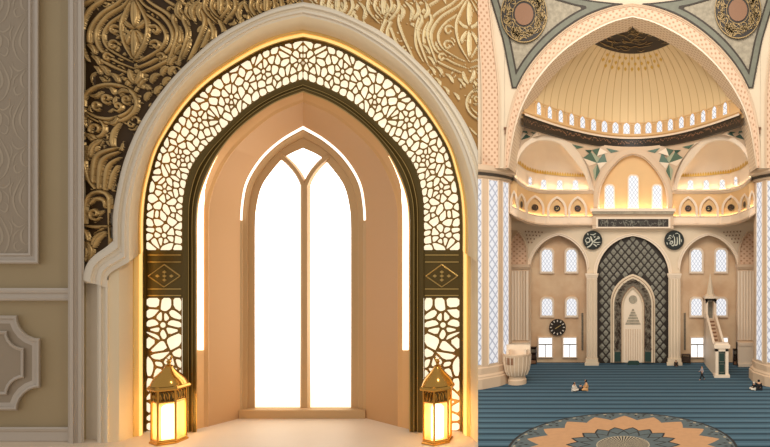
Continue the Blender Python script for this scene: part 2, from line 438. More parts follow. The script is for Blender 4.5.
# extend O/G down to the cusp for the left, right side is cut by the wall end
OL = list(Oc)+[(192,246)]; GL = list(Gc)
prof = [(0,5.06),(0,4.95),(.12,4.925),(.3,4.92),(.36,4.945),(.5,4.95),(.56,4.93),(.72,4.925),(.8,4.95),(1,4.955)]
mb = MB()
mb.loft([lift(full(mixc(Oc, Gc, k)), d) for k, d in prof])
# cusp on the left: sweeps from the arch foot outwards to the trim
ctop = interp([(113,241),(106,247),(96,254),(88,262),(84,272),(83,280)], 20)
cbot = interp([(129,262),(122,266),(113,271),(108,276),(107,283),(107,288)], 20)
mb2 = [lift(mixc(ctop, cbot, k), d) for k, d in prof]; mb.loft(mb2)
mb.poly([P(113,241,4.95), P(129,241,4.95), P(129,262,4.955), P(121,252,4.94)])
# straight strip down to the floor
rows = []
for x, d in ((97,5.05),(97,4.965),(99,4.95),(101,4.95),(102,4.97),(104.5,4.97),(105.5,4.955),(107.5,4.955),(108.5,4.97)):
    rows.append([P(x, 280, d), Vector((P(x, 280, d).x, d, FZ))])
mb.grid(rows); mb.poly([P(83,280,4.95), P(97,281,4.95), P(97,284,4.95), P(84,283,5.0)])
mb.build('outer_moulding', 'mould', t, smooth=25)
mb = MB(); mb.poly([P(84,272,5.05), P(98,272,5.05), Vector((P(98,0,5.05).x,5.05,FZ)), Vector((P(84,0,5.05).x,5.05,FZ))]); mb.build('side_panel', 'mould', t, smooth=0)
# cove: from moulding to the lattice frame
cv = [(0,4.955),(.2,4.98),(.4,5.03),(.55,5.09),(.62,5.12)]
mb = MB(); mb.loft([lift(full(mixc(Gc, Lc, k)), d) for k, d in cv]); 
def down(curve_dx, D): return [(NX-curve_dx, 251), (NX-curve_dx, yb(D))]
# below the spring on both sides, straight to the floor
def lowcurve(xl, D, y0=262):
    a = P(xl, y0, D); return [a, Vector((a.x, D, FZ))]
mb.loft([lowcurve(x, d, 245) for x, d in ((108.5,4.97),(119,4.985),(125,5.03),(130,5.08),(133,5.12))])
mb.loft([lowcurve(x, d, 245) for x, d in ((478,4.955),(476,4.985),(473,5.05),(470.5,5.12))])
mb.build('cove', 'cove', t, smooth=50)
mb = MB(); gp = [(.6,5.12),(.66,5.115),(.8,5.14),(.93,5.19),(1,5.23),(1,5.26)]
mb.loft([lift(full(mixc(Gc, Lc, k)), d) for k, d in gp])
mb.loft([lowcurve(x, d, 245) for x, d in ((132.5,5.12),(134,5.115),(139,5.14),(142.5,5.19),(144,5.26))])
mb.loft([lowcurve(x, d, 245) for x, d in ((471,5.12),(470,5.115),(466.5,5.14),(463.5,5.19),(462,5.26))])
mb.build('gold_glow_band', 'gold_glow', t, smooth=50)  # band coloured as the glow beside the rope light
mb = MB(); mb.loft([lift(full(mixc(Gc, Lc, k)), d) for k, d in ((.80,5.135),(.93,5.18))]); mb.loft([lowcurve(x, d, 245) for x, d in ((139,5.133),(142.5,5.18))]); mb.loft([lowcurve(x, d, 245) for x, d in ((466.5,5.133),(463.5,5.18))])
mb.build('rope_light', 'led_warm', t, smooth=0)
# fix: dark frames of the screen
DL = 5.25
Lin = mixc(Lc, Mc, .055); Min = mixc(Lc, Mc, .96)
mb = MB()
mb.loft([lift(full(c, yb(DL)-.5), d) for c, d in ((Lc,5.26),(Lc,5.225),(Lin,5.225),(Lin,5.29))])
mb.loft([lift(full(c, yb(DL)-.5), d) for c, d in ((Min,5.29),(Min,5.225),(Mc,5.225))])
mb.loft([lift(full(mixc(Mc, Nc, k), yb(d)-.3), d) for k, d in ((0,5.225),(.3,5.235),(.34,5.25),(.62,5.255),(.66,5.235),(.9,5.24),(1,5.28),(1,5.36))])
mb.build('screen_frame', 'bronze_dark', t, smooth=25)
mb = MB()
for k, w in ((.34,.02),(.62,.02),(.95,.03)):
    mb.loft([lift(full(mixc(Mc, Nc, q), yb(5.24)-.3), d) for q, d in ((k-w,5.235),(k-w,5.226),(k+w,5.226),(k+w,5.235))])
mb.build('bronze_beading', 'bronze_line', t, smooth=25)

# --- pierced lattice (each cell a real hole)
def clip_half(poly, nx, ny, c):      # keep nx*x+ny*y <= c
    out = []
    for i in range(len(poly)):
        a = poly[i]; b = poly[(i+1) % len(poly)]
        da = nx*a[0]+ny*a[1]-c; db = nx*b[0]+ny*b[1]-c
        if da <= 0: out.append(a)
        if (da < 0 < db) or (db < 0 < da):
            k = da/(da-db); out.append((a[0]+(b[0]-a[0])*k, a[1]+(b[1]-a[1])*k))
    return out
def vor(seeds, W, H, bar):
    S = np.array(seeds); cells = []
    for i, s in enumerate(seeds):
        d = np.hypot(S[:, 0]-s[0], S[:, 1]-s[1]); order = np.argsort(d)[1:26]
        full_ = [(0, 0), (W, 0), (W, H), (0, H)]; ins = [(bar*.3, bar*.3), (W-bar*.3, bar*.3), (W-bar*.3, H-bar*.3), (bar*.3, H-bar*.3)]
        for j in order:
            o = seeds[j]; nx, ny = o[0]-s[0], o[1]-s[1]; l = math.hypot(nx, ny)
            if l < 1e-6: continue
            nx /= l; ny /= l; c = nx*(s[0]+o[0])/2+ny*(s[1]+o[1])/2
            full_ = clip_half(full_, nx, ny, c)
            if ins: ins = clip_half(ins, nx, ny, c-bar/2)
        if len(full_) >= 3: cells.append((full_, ins))
    return cells
def area(p): return abs(sum(p[i][0]*p[(i+1) % len(p)][1]-p[(i+1) % len(p)][0]*p[i][1] for i in range(len(p))))/2
def chaikin(p):
    out = []
    for i in range(len(p)):
        a = p[i]; b = p[(i+1) % len(p)]
        out += [(a[0]*.78+b[0]*.22, a[1]*.78+b[1]*.22), (a[0]*.22+b[0]*.78, a[1]*.22+b[1]*.78)]
    return out
def seeds_for(W, H, size, flowers, rnd, fr=7.5, nf=7):
    s = []
    rows = max(2, round(H/size)); 
    for r in range(rows):
        nx = int(W/size)
        for k in range(nx):
            x = (k+.5+(.5 if r % 2 else 0)*.8)*W/nx+rnd.uniform(-.43, .43)*size; y = (r+.5)*H/rows+rnd.uniform(-.43, .43)*size
            if 0 < x < W and 0 < y < H and all(math.hypot(x-f[0], y-f[1]) > f[2]*1.75 for f in flowers): s.append((x, y))
    for fx, fy, R in flowers:
        s.append((fx, fy)); n = nf; a0 = rnd.uniform(0, 2*PI)
        for k in range(n):
            a = a0+2*PI*k/n; q = (fx+R*math.cos(a), fy+R*math.sin(a))
            if 0 < q[0] < W and 0 < q[1] < H: s.append(q)
    return s
def pierce(mb, cells, mp, D, th):
    for fu, ins in cells:
        if area(fu) < .3: continue
        if not ins or len(ins) < 3 or area(ins) < 2.5:
            b = mb.add([P(*mp(*q), D) for q in fu]); mb.face(range(b, b+len(fu))); continue
        h = chaikin(ins); loops = [fu, h]
        tri = tessellate_polygon([[Vector((q[0], q[1], 0)) for q in l] for l in loops])
        b = mb.add([P(*mp(*q), D) for l in loops for q in l])
        for tr in tri: mb.face([b+i for i in tr])
        o = b+len(fu); n = len(h); b2 = mb.add([P(*mp(*q), D+th) for q in h])
        for i in range(n): mb.face((o+i, o+(i+1) % n, b2+(i+1) % n, b2+i))
rnd = random.Random(11)
Lh = list(reversed(half(L_, 200))); Mh = list(reversed(half(M_, 200)))    # from foot to apex
Wb, Hb = 300.0, 40.0
fl = [(18,20,6.5),(68,18,5.5),(112,22,5.5),(160,17,6),(206,22,5.5),(252,18,5.5),(296,20,5)]
cells = vor(seeds_for(Wb, Hb, 8.7, fl, rnd), Wb, Hb, 1.8)
def bandmap(side):
    def mp(s_, t_):
        k = s_/Wb*199; i = min(int(k), 198); f = k-i; q = .05+t_/Hb*.91
        a = (Lh[i][0]*(1-f)+Lh[i+1][0]*f, Lh[i][1]*(1-f)+Lh[i+1][1]*f); c = (Mh[i][0]*(1-f)+Mh[i+1][0]*f, Mh[i][1]*(1-f)+Mh[i+1][1]*f)
        return (NX+side*(a[0]*(1-q)+c[0]*q), a[1]*(1-q)+c[1]*q)
    return mp
mb = MB()
pierce(mb, cells, bandmap(-1), 5.24, .02); pierce(mb, cells, bandmap(1), 5.24, .02)
mb.build('arch_lattice', 'screen', t, smooth=0, fix=False)
for side in (-1, 1):
    W2, H2 = 36.0, 134.0
    r2 = random.Random(5)
    c2 = vor(seeds_for(W2, H2, 10.5, [(17,28,7.5),(20,72,7),(15,112,7)], r2, nf=7), W2, H2, 2.4)
    mb = MB(); pierce(mb, c2, lambda u, v: (NX+side*(157-u), 297+v), 5.24, .02)
    mb.build('jamb_lattice', 'screen', t, smooth=0, fix=False)
    # solid block with the diamond between the two lattices
    x0, x1 = sorted((NX+side*157.5, NX+side*120)); mb = MB()
    mb.pbox(x0, x1, 250, 298, 5.235, .03); mb.build('diamond_block', 'bronze_dark', t, smooth=0)
    mb = MB(); xm = (x0+x1)/2
    for y in (255, 262, 289, 295.5): mb.pbox(x0+2, x1-2, y-.5, y+.5, 5.228, .01)
    for a, b_ in (((xm-16, 276), (xm, 264.5)), ((xm, 264.5), (xm+16, 276)), ((xm+16, 276), (xm, 287)), ((xm, 287), (xm-16, 276))):
        mb.tube([P(*a, 5.232), P(*b_, 5.232)], .006, 5)
    for dx in (-7, 0, 7):
        for dy in (-4, 0, 4):
            if abs(dx)/16+abs(dy)/11.5 < .75:
                mb.lathe(P(xm+dx, 276+dy, 5.232), [(0.001, .008), (.012, .004), (.016, 0)], 6) if 0 else mb.prism([[(xm+dx-2.2, 276+dy), (xm+dx, 276+dy-1.6), (xm+dx+2.2, 276+dy), (xm+dx, 276+dy+1.6)]], 5.229, .008)
    mb.build('diamond_ornament', 'bronze_line', t, smooth=0)
# glowing panel behind the lattice
mb = MB(); mb.loft([lift(full(c, 431), 5.30) for c in (Lc, Mc)]); mb.build('backlight', 'backlight', t, smooth=0)
# reveal with led strip
mb = MB(); mb.loft([lift(full(c, yb(d)-.0), d) for c, d in ((Nc,5.34),(Pc,5.40))]); mb.build('inner_reveal', 'rim', t, smooth=0)
def cut(c, ya, yb_, extra=True):
    return [q for q in c if ya <= q[1] <= yb_]
for side in (-1, 1):
    idx = [i for i, q in enumerate(Nc) if q[1] > 152]
    k0 = lambda y: min(1.0, max(.04, (y-152)/55)); a = [(NX+side*Nc[i][0]-side*.6, Nc[i][1]) for i in idx]+[(NX+side*105.4, 340), (NX+side*105.4, 350)]; c = [(NX+side*(Nc[i][0]-.6+(Pc[i][0]-Nc[i][0]+1.2)*k0(Nc[i][1])), Nc[i][1]+(Pc[i][1]-Nc[i][1])*k0(Nc[i][1])) for i in idx]+[(NX+side*99.6, 340), (NX+side*99.6, 350)]
    mb = MB(); mb.loft([lift(a, 5.335), lift(c, 5.385)]); mb.build('light_strip', 'led', t, smooth=0)
# peach jambs and soffit
D1, D2 = 5.40, 5.70
mb = MB()
rows = []
PP = full(Pc, yb(D1)); 
Pm = full(mixc(Pc, Qc, .07), None); 
mb.loft([at(full(Pc, yb(D1)), D1), at(full(mixc(Pc, Qc, .12), yb(D1+.02)), D1+.02)])
mb.build('apricot_rim', 'rim', t, smooth=0)
mb = MB(); mb.loft([at(full(mixc(Pc, Qc, k), yb(D1+.02+(D2-D1-.02)*j)), D1+.02+(D2-D1-.02)*j) for k, j in ((.12,0),(.14,.05),(1,1))])
mb.build('splayed_reveal', 'peach', t, smooth=30)

# --- window in the niche
w = empty('window_1', P(NX, 418, 5.7), 'bright white arched twin-lancet window at the back of the niche', 'window', kind='structure')
Q2 = mixc(Qc, Rc, .0); S2 = mixc(Qc, Rc, .12)
mb = MB(); 
qh = [i for i, q in enumerate(Qc) if q[1] < 222]; qb = mixc(Qc, Rc, .15); mb.loft([at(full([Qc[i] for i in qh]), 5.695), at(full([qb[i] for i in qh]), 5.70)])
mb.build('light_bead', 'led_thin', w, smooth=0)
mb = MB()
def rect_arch(c, yb_): return full(c, yb_)
ys = [(0,5.705,418),(.16,5.715,417.5),(.2,5.73,417),(.5,5.74,413),(.55,5.76,412),(.95,5.765,409),(1,5.765,408),(1,5.80,408)]
mb.loft([at(rect_arch(mixc(Qc, Rc, k), y), d) for k, d, y in ys])
mb.box(P(240,418,5.7).x, P(366,418,5.7).x, 5.68, 5.8, FZ-.01, P(0,408,5.765).z)
# tracery: mullion and two curved arms
def bar(mb, pts, w_, D, th):
    pts = np.array(pts, float); n = len(pts); A = []; B = []
    for i in range(n):
        d = pts[min(i+1, n-1)]-pts[max(i-1, 0)]; d = d/np.hypot(*d); nn = np.array([-d[1], d[0]])
        A.append(tuple(pts[i]+nn*w_/2)); B.append(tuple(pts[i]-nn*w_/2))
    a = at(A, D); b_ = at(B, D); bk = Vector((0, th, 0)); a2 = at(mixc(A, B, .2), D-.02); b3 = at(mixc(A, B, .8), D-.02)
    mb.grid([[p+bk for p in a], a, a2, b3, b_, [p+bk for p in b_]])
bar(mb, [(304.5,185),(304.5,300),(304.5,408)], 8.5, 5.76, .06)
bar(mb, interp([(305,198),(303.5,186),(298,174),(290,164),(281,156)], 12), 5.5, 5.758, .06)
bar(mb, interp([(304,198),(305.5,186),(311,174),(319,164),(328,156)], 12), 5.5, 5.757, .06)
mb.build('window_frame', 'surround', w, smooth=30)
mb = MB(); mb.prism([full(Rc, 409)], 5.79, .02); mb.build('pane', 'day', w, smooth=0)

# --- carved relief panels (bas-relief height field from hand laid strokes)
def spiral(cx, cy, r0, turns, sgn=1, a0=0, n=40):
    return [(cx+sgn*r0*(1-i/n*.85)*math.cos(a0+turns*2*PI*i/n), cy+r0*(1-i/n*.85)*math.sin(a0+turns*2*PI*i/n)) for i in range(n+1)]
def strokes(mode, rnd):
    S = []     # (points, width(s), H)
    fine = .52 if mode == 'l' else .86
    def ad(pts, w, H=1.0, n=None, tp=True, sm=True):
        n = n or max(12, int(sum(math.hypot(pts[i+1][0]-pts[i][0], pts[i+1][1]-pts[i][1]) for i in range(len(pts)-1))*1.6))
        q = resamp(interp(pts, n), n) if sm else resamp(pts, n)
        ws = np.array([w*fine*(max(.25, math.sin(PI*(i+.5)/n)**.5) if tp else 1) for i in range(n)])
        S.append((np.array(q), ws, H))
    def leaf(x0, y0, x1, y1, bend, w, H=1.0):
        mx, my = (x0+x1)/2, (y0+y1)/2; dx, dy = x1-x0, y1-y0; n = max(10, int(math.hypot(dx, dy)*1.6))
        q = interp([(x0, y0), (mx-dy*bend, my+dx*bend), (x1, y1)], n)
        ws = np.array([max(.3, w*fine*math.sin(PI*(i+.5)/n)**.8) for i in range(n)]); S.append((np.array(q), ws, H))
        S.append((np.array(q[2:-2]), np.full(n-4, -.5), .3))
    # random undergrowth
    for k in range(330 if mode == 'd' else 170):
        x = rnd.uniform(84, 303); y = rnd.uniform(-8, 285)
        if y > 60 and x > 190: continue
        a = rnd.uniform(0, 2*PI)
        if rnd.random() < .35: ad(spiral(x, y, rnd.uniform(3, 6.5), rnd.uniform(.8, 1.4), rnd.choice((-1, 1)), a), 1.3, .7, sm=False)
        else:
            l = rnd.uniform(8, 20); leaf(x, y, x+l*math.cos(a), y+l*math.sin(a), rnd.uniform(-.35, .35), rnd.uniform(1.6, 3.2), .7)
    cx = 136.5
    for sg in (-1, 1):
        m = lambda pts: [(cx+sg*x, y) for x, y in pts]
        ad(m([(4,-14),(14,2),(34,16),(45,34),(41,54),(24,66),(0,76)]), 2.3, 1)
        ad(m([(0,-8),(10,6),(28,18),(38,34),(34,50),(18,62),(0,69)]), 2.1, 1)
        ad(m([(0,-4),(8,12),(24,24),(31,36),(27,48),(12,58),(0,63)]), 1.7, .9)
        ad(m([(20,-12),(30,0),(44,10),(52,26),(53,46),(46,62)]), 2.2, 1)
        ad(m([(32,-12),(42,0),(54,8),(60,24)]), 2, .9)
        for cxx, cyy, r in ((21,46,5.5),(20,31,5.5),(27,58,4.5)): ad(m([(q[0], q[1]) for q in spiral(cxx, cyy, r, 1.2, 1, PI)]), 1.5, 1, sm=False)
        leaf(cx, 30, cx+sg*9, 48, -.1*sg, 3, 1); leaf(cx, 28, cx+sg*11, 20, .15*sg, 2.6, 1)
        ad(m([(0,-2),(7,10),(13,26),(10,44),(0,62)]), 1.7, 1.1)
        for k in range(6):
            a0 = .25+k*.27; xx = 48*math.cos(a0); yy = 34+46*math.sin(a0); leaf(cx+sg*xx, yy, cx+sg*(xx-7), yy+9, .15*sg, 3.0, 1)
        for k in range(5):
            a0 = .35+k*.28; xx = 42*math.cos(a0); yy = 52+44*math.sin(a0); leaf(cx+sg*xx, yy, cx+sg*(xx-5), yy+8, .15*sg, 2.6, .95)
    leaf(cx, 2, cx, 27, 0, 4.6, 1.1); leaf(cx, 31, cx, 58, 0, 4.2, 1.1); leaf(cx-5, 70, cx, 84, .1, 3.2, 1); leaf(cx+6, 72, cx+1, 84, -.1, 3.2, 1)
    # round rosette with scrolls under the palmette
    ad([(112+27*math.cos(a), 104+19*math.sin(a)) for a in np.linspace(0, 2*PI, 40)], 2.0, 1.1, tp=False, sm=False)
    for x, y, r, s_ in ((99,106,5,1),(109,99,5.5,1),(120,107,5,-1),(129,100,5,1)): ad(spiral(x, y, r, 1.3, s_, .6), 1.6, 1, sm=False)
    ad([(88,112),(100,118),(114,119),(128,114),(136,106)], 2.2, 1)
    leaf(92,96,104,92,.2,2.4); leaf(120,94,131,92,-.2,2.4)
    # lower left
    ad(spiral(98, 130, 10, 1.5, 1, -1.2), 2.0, 1.1, sm=False); leaf(86,108,88,128,.15,3.4); leaf(88,134,98,152,-.2,4.4); leaf(104,140,92,158,.2,3.6)
    ad([(122,124),(116,132),(114,142),(117,150)], 2.6, 1); leaf(112,124,120,118,.2,3)
    for k, (a, b_, c_) in enumerate((((120,148),(98,158),(95,190)), ((122,152),(104,162),(101,192)), ((122,158),(110,168),(107,192)), ((120,166),(115,176),(112,190)))):
        ad([a, b_, c_], 3.0-.3*k, 1.1)
    ad([(88,146),(86,160),(90,178),(98,190)], 2.4, 1); ad([(84,120),(85,150),(84,180)], 1.6, .9)
    ad([(87,250),(87,215),(90,198),(100,192),(110,196),(112,210),(112,245)], 2.0, 1.1); ad([(92,205),(98,199),(106,201),(107,208)], 2.2, 1)
    ad(spiral(97, 214, 6.5, 1.3, 1, .5), 1.8, 1.1, sm=False); ad([(87,226),(100,227),(111,226)], 1.9, 1.1); ad([(88,250),(96,236),(106,228)], 1.8, 1); leaf(94,250,108,232,-.15,4.5)
    ad([(86,228),(90,240),(88,262)], 2.2, 1); ad([(88,278),(98,262),(112,250)], 2.2, 1); leaf(90,262,88,240,.2,2.6)
    # flowing stems above the arch
    for k in range(14):
        x = 182+k*9.2+rnd.uniform(-2, 2); s_ = 1 if (k % 4) < 2 else -1
        ad([(x+s_*5, -12), (x, 6), (x-s_*6, 20), (x-s_*2, 36), (x-12, 66)], 1.9, 1.1)
        leaf(x, 2, x+s_*5, 22, .25, 3.2)
    for cxx in (222, 268): 
        for sg in (-1, 1):
            ad([(cxx, -16), (cxx+sg*12, -4), (cxx+sg*15, 10), (cxx+sg*4, 24)], 1.8, 1.2); ad([(cxx, -10), (cxx+sg*7, 0), (cxx+sg*8, 10), (cxx, 20)], 1.5, 1.2)
        leaf(cxx, -6, cxx, 16, 0, 3.6, 1.2)
    for sg in (-1, 1): ad([(303, -14), (303+sg*10, -6), (303+sg*14, 4)], 1.8, 1.2)
    return S
def relief(side, mode, name, mats_, label):
    rnd = random.Random(3 if side < 0 else 9)
    st = .62; x0, x1, y0, y1 = 83.0, 303.2, -34.0, 284.0
    if side > 0: x0 = 2*NX-XE
    nx = int((x1-x0)/st)+1; ny = int((y1-y0)/st)+1
    X = x0+np.arange(nx)*st; Y = y0+np.arange(ny)*st; Z = np.zeros((ny, nx))
    for q, ws, H in strokes(mode, rnd):
        mw = abs(ws).max()+1.5
        i0 = max(0, int((q[:, 0].min()-mw-x0)/st)); i1 = min(nx, int((q[:, 0].max()+mw-x0)/st)+2)
        j0 = max(0, int((q[:, 1].min()-mw-y0)/st)); j1 = min(ny, int((q[:, 1].max()+mw-y0)/st)+2)
        if i1 <= i0 or j1 <= j0: continue
        xs = X[i0:i1][None, :, None]; ys_ = Y[j0:j1][:, None, None]
        d = np.hypot(xs-q[:, 0], ys_-q[:, 1])
        k = np.argmin(d-abs(ws), axis=2); dm = np.take_along_axis(d, k[..., None], 2)[..., 0]; w_ = ws[k]
        blk = Z[j0:j1, i0:i1]
        if ws[0] < 0:
            blk[dm < .55] *= .55; continue
        ins = dm < w_
        blk[(~ins) & (dm < w_+(1.0 if mode == 'd' else 1.3))] = 0
        blk[ins] = (H*(.5+.5*np.clip(1.15-(dm/np.maximum(w_, .1))**2.2, 0, 1)))[ins]
    keepy = {}
    oh = half(O_, 300)
    ox = np.array([NX-q[0] for q in oh])[::-1]; oy = np.array([q[1] for q in oh])[::-1]
    mb = MB(); idx = -np.ones((ny, nx), int); relh = .036 if mode == 'd' else .034
    yl = np.interp(X, ox, oy, left=300, right=0)      # arch outline height at x
    for j in range(ny):
        for i in range(nx):
            x, y = X[i], Y[j]
            if x < 113:
                lim = 282-max(0, (x-83))*1.38+3.0
                if x > 110: lim = 246
            else: lim = yl[i]+3
            if y > lim: continue
            p = P(x if side < 0 else 2*NX-x, y, 5.045); p.y -= Z[j, i]*relh; idx[j, i] = len(mb.v); mb.v.append(p)
    for j in range(ny-1):
        for i in range(nx-1):
            q = (idx[j, i], idx[j+1, i], idx[j+1, i+1], idx[j, i+1])
            if min(q) < 0: continue
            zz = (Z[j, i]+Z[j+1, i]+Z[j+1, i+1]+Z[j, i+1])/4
            mb.cur = 1 if zz < .3 else 0; mb.face(q if side < 0 else q[::-1])  # low faces take the ground colour; on bronze it paints recess shade
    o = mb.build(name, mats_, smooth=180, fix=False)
    return tag(o, label, 'relief panel')
relief(-1, 'd', 'carved_relief_panel', ['relief_d', 'relief_dg'], 'bronze carved arabesque panel with dimmer light and recess shade in its colour, between white trim and arch')
relief(1, 'l', 'carved_relief_panel', ['relief_l', 'relief_lg'], 'cream gold filigree arabesque panel with brighter light in its colour, above the arch beside the mosque hall')

# --- lanterns
def lantern(cx, label, rot):
    c = P(cx, 255, 5.0); c.z = FZ
    t = empty('lantern', c, label, 'lantern', 'brass lanterns on the niche floor')
    px = 5.03/F; R = 14.2*px; cx_, cy_, z = c
    def hexl(prof, n=6, off=rot):
        mb = MB(); mb.lathe((cx_, cy_, z), [(r*px, h*px) for r, h in prof], n, off, off+2*PI); return mb
    hexl([(0,0),(15.5,0),(15.5,1.6),(14.4,2.2),(14.4,3.6),(13.6,4.4),(0,4.4)]).build('base', 'brass', t, smooth=20)
    for k in range(6):
        a = rot+k*PI/3; x, y = cx_+13.4*px*math.cos(a), cy_+13.4*px*math.sin(a)
        mb = MB(); mb.tube([(x, y, z+3*px), (x, y, z+53*px)], 1.05*px, 6); mb.build('post', 'brass', t, smooth=40)
    g = hexl([(12.6,4.4),(12.6,40.5)]); g.build('glass', 'lglass', t, smooth=20)
    mb = MB(); mb.lathe((cx_, cy_, z), [(0, 4*px), (6.5*px, 4*px), (6.5*px, 38*px), (5*px, 40*px), (0, 40*px)], 16)
    # filigree band
    mb = MB()
    for k in range(6):
        a0 = rot+k*PI/3; a1 = a0+PI/3
        A = Vector((cx_+13.2*px*math.cos(a0), cy_+13.2*px*math.sin(a0), z)); B = Vector((cx_+13.2*px*math.cos(a1), cy_+13.2*px*math.sin(a1), z))
        Q = lambda u, h: A.lerp(B, u)+Vector((0, 0, h*px))
        for h in (41, 52.5): mb.tube([Q(0, h), Q(1, h)], .7*px, 5)
        for u0 in (.1, .37, .63):
            mb.tube([Q(u0+.13+.13*math.cos(s_), 46.7+4.6*math.sin(s_)) for s_ in np.linspace(0, 2*PI, 13)], .42*px, 4, False)
        mb.tube([Q(u_, 46.7+3.5*math.sin(u_*6*PI)) for u_ in np.linspace(0, 1, 20)], .4*px, 4, False)
    mb.build('filigree_band', 'brass', t, smooth=40)
    hexl([(0,41),(12.2,41),(12.2,53),(0,53)]).build('band_backing', 'bronze_dark', t, smooth=20)
    hexl([(12,52.5),(16.8,52.5),(17.4,54),(16.4,56),(14.8,57),(14.2,58)]).build('eave', 'brass', t, smooth=20)
    mb = MB(); mb.lathe((cx_, cy_, z), [(r_*px, h*px) for r_, h in ((15,56.6),(14.6,58.3),(13.2,61.6),(10.8,65),(7.4,68.8),(4.4,72),(3.2,74))], 24); roof = mb.build('roof', 'brass', t, smooth=60)
    mb = MB(); mb.lathe((cx_, cy_, z), [(r*px, h*px) for r, h in ((3.4,73.5),(3.6,75),(1.6,76),(1.4,77.5),(2.4,79),(1.4,80.4),(.6,81.5))], 12)
    mb.tube([(cx_+2.6*px*math.cos(a), cy_, z+(83.6+2.6*math.sin(a))*px) for a in np.linspace(0, 2*PI, 17)], .5*px, 5, False)
    fn = mb.build('finial', 'brass', t, smooth=40); fn.parent = roof; fn.matrix_parent_inverse.identity()
    mb = MB(); mb.lathe((cx_, cy_-0*px, z), [(12.9*px, 8*px), (12.9*px, 34*px)], 6, rot+.12, rot+.12+1e-3) if 0 else None
    mb = MB(); mb.lathe((cx_, cy_, z), [(0, 4.4*px), (6*px, 4.4*px), (6*px, 34*px), (4*px, 36*px), (0, 36.5*px)], 16); mb.build('candle', 'candle', t)
    return t
# clear-ish glass so that the candle reads through it
gm = bpy.data.materials.new('thin_amber_glass'); gm.use_nodes = True; nt = gm.node_tree; nt.nodes.clear()
ou = nt.nodes.new('ShaderNodeOutputMaterial'); mx = nt.nodes.new('ShaderNodeMixShader'); tr = nt.nodes.new('ShaderNodeBsdfTransparent'); pr = nt.nodes.new('ShaderNodeBsdfPrincipled')
tr.inputs[0].default_value = (1, .93, .8, 1); pr.inputs['Base Color'].default_value = (*lin((250,214,150)), 1); pr.inputs['Roughness'].default_value = .4
pr.inputs['Emission Color'].default_value = (*lin((255,218,140)), 1); pr.inputs['Emission Strength'].default_value = .38
mx.inputs[0].default_value = .55; nt.links.new(tr.outputs[0], mx.inputs[1]); nt.links.new(pr.outputs[0], mx.inputs[2]); nt.links.new(mx.outputs[0], ou.inputs[0])
M['lglass'] = gm
lantern(169, 'brass hexagonal lantern with lit candle by the arch foot near the white wall trim', PI/6+.02)
lantern(437.5, 'brass hexagonal lantern with lit candle by the arch foot near the mosque hall', PI/6+.1)

# ================================================================== HALL
ZF = 0.0
mb = MB()
# carpet floor and walls of the hall
mb.poly([(-45, 8, 0), (45, 8, 0), (45, 84, 0), (-45, 84, 0)])
tag(mb.build('floor', 'carpet', smooth=0), 'blue striped prayer carpet covering the mosque hall', 'floor', kind='structure')
mb = MB(); mb.box(-45, 45, 84.0, 84.6, 0, 42); tag(mb.build('wall_back', 'stone', smooth=0), kind='structure')
mb = MB(); mb.box(-45.5, -45, 8, 84.6, 0, 42); tag(mb.build('wall_left', 'stone', smooth=0), kind='structure')
mb = MB(); mb.box(45, 45.5, 8, 84.6, 0, 42); tag(mb.build('wall_right', 'stone', smooth=0), kind='structure')

# --- rug medallion
RC = Vector(((623-CX)*46/F, 46.0, 0)); RR = 9.3
t = empty('medallion_rug', RC, 'large round floral medallion woven in apricot and slate blue on the carpet', 'rug')
def starring(name, ro, ri, m, z, n=360):
    mb = MB(); A = []; B = []
    for k in range(n+1):
        a = 2*PI*k/n+PI/2; o = ro(a-PI/2) if callable(ro) else ro; i = ri(a-PI/2) if callable(ri) else ri
        A.append((RC.x+o*math.cos(a), RC.y+o*math.sin(a), z)); B.append((RC.x+i*math.cos(a), RC.y+i*math.sin(a), z))
    mb.grid([A, B]); return mb.build(name, m, t, smooth=0)
def star(n, rt, rv, ph=0, sharp=1.0):
    def f(a):
        u = ((a+ph)*n/(2*PI)) % 1.0; u = abs(2*u-1)       # 1 at tip
        return rv+(rt-rv)*u**sharp
    return f
s1 = star(18, .885*RR, .74*RR); s2 = star(18, .505*RR, .42*RR, PI/18); s3 = star(18, .48*RR, .395*RR, PI/18); s4 = star(18, .40*RR, .30*RR, 0)
starring('outer_border', RR, .975*RR, 'darkrug', .012); starring('outer_ring', .975*RR, s1, 'bluerug', .012)
starring('petal_ring', s1, s2, 'peachrug', .012); starring('star_outline', s2, s3, 'darkrug', .012); starring('star_ring', s3, s4, 'bluerug', .012)
s5 = star(18, .375*RR, .275*RR, 0)
starring('inner_outline', s4, s5, 'darkrug', .012); starring('inner_ring', s5, .235*RR, 'bluerug', .012); starring('centre_edge', .235*RR, .225*RR, 'palerug', .012)
mb = MB()
for k in range(44):
    a = 2*PI*k/44
    for (da0, da1), q in (((0, .5), 0), ((.5, 1), 1)):
        a0 = a+da0*2*PI/44; a1 = a+da1*2*PI/44; mb.cur = q
        mb.poly([(RC.x+.225*RR*math.cos(a0), RC.y+.225*RR*math.sin(a0), .012), (RC.x+.225*RR*math.cos(a1), RC.y+.225*RR*math.sin(a1), .012), (RC.x, RC.y, .012)])
mb.build('radial_centre', ['darkrug', 'palerug'], t, smooth=0)
mb = MB()
for k in range(72):
    a = 2*PI*(k+.5)/72; r_ = .95*RR; mb.cur = 0 if k % 2 else 1
    u = Vector((math.cos(a), math.sin(a), 0)); v = Vector((-u.y, u.x, 0)); c0 = RC+u*r_+Vector((0, 0, .018)); w_ = .27 if k % 2 else .2; h_ = .16
    mb.poly([c0+u*h_, c0+v*w_, c0-u*h_, c0-v*w_])
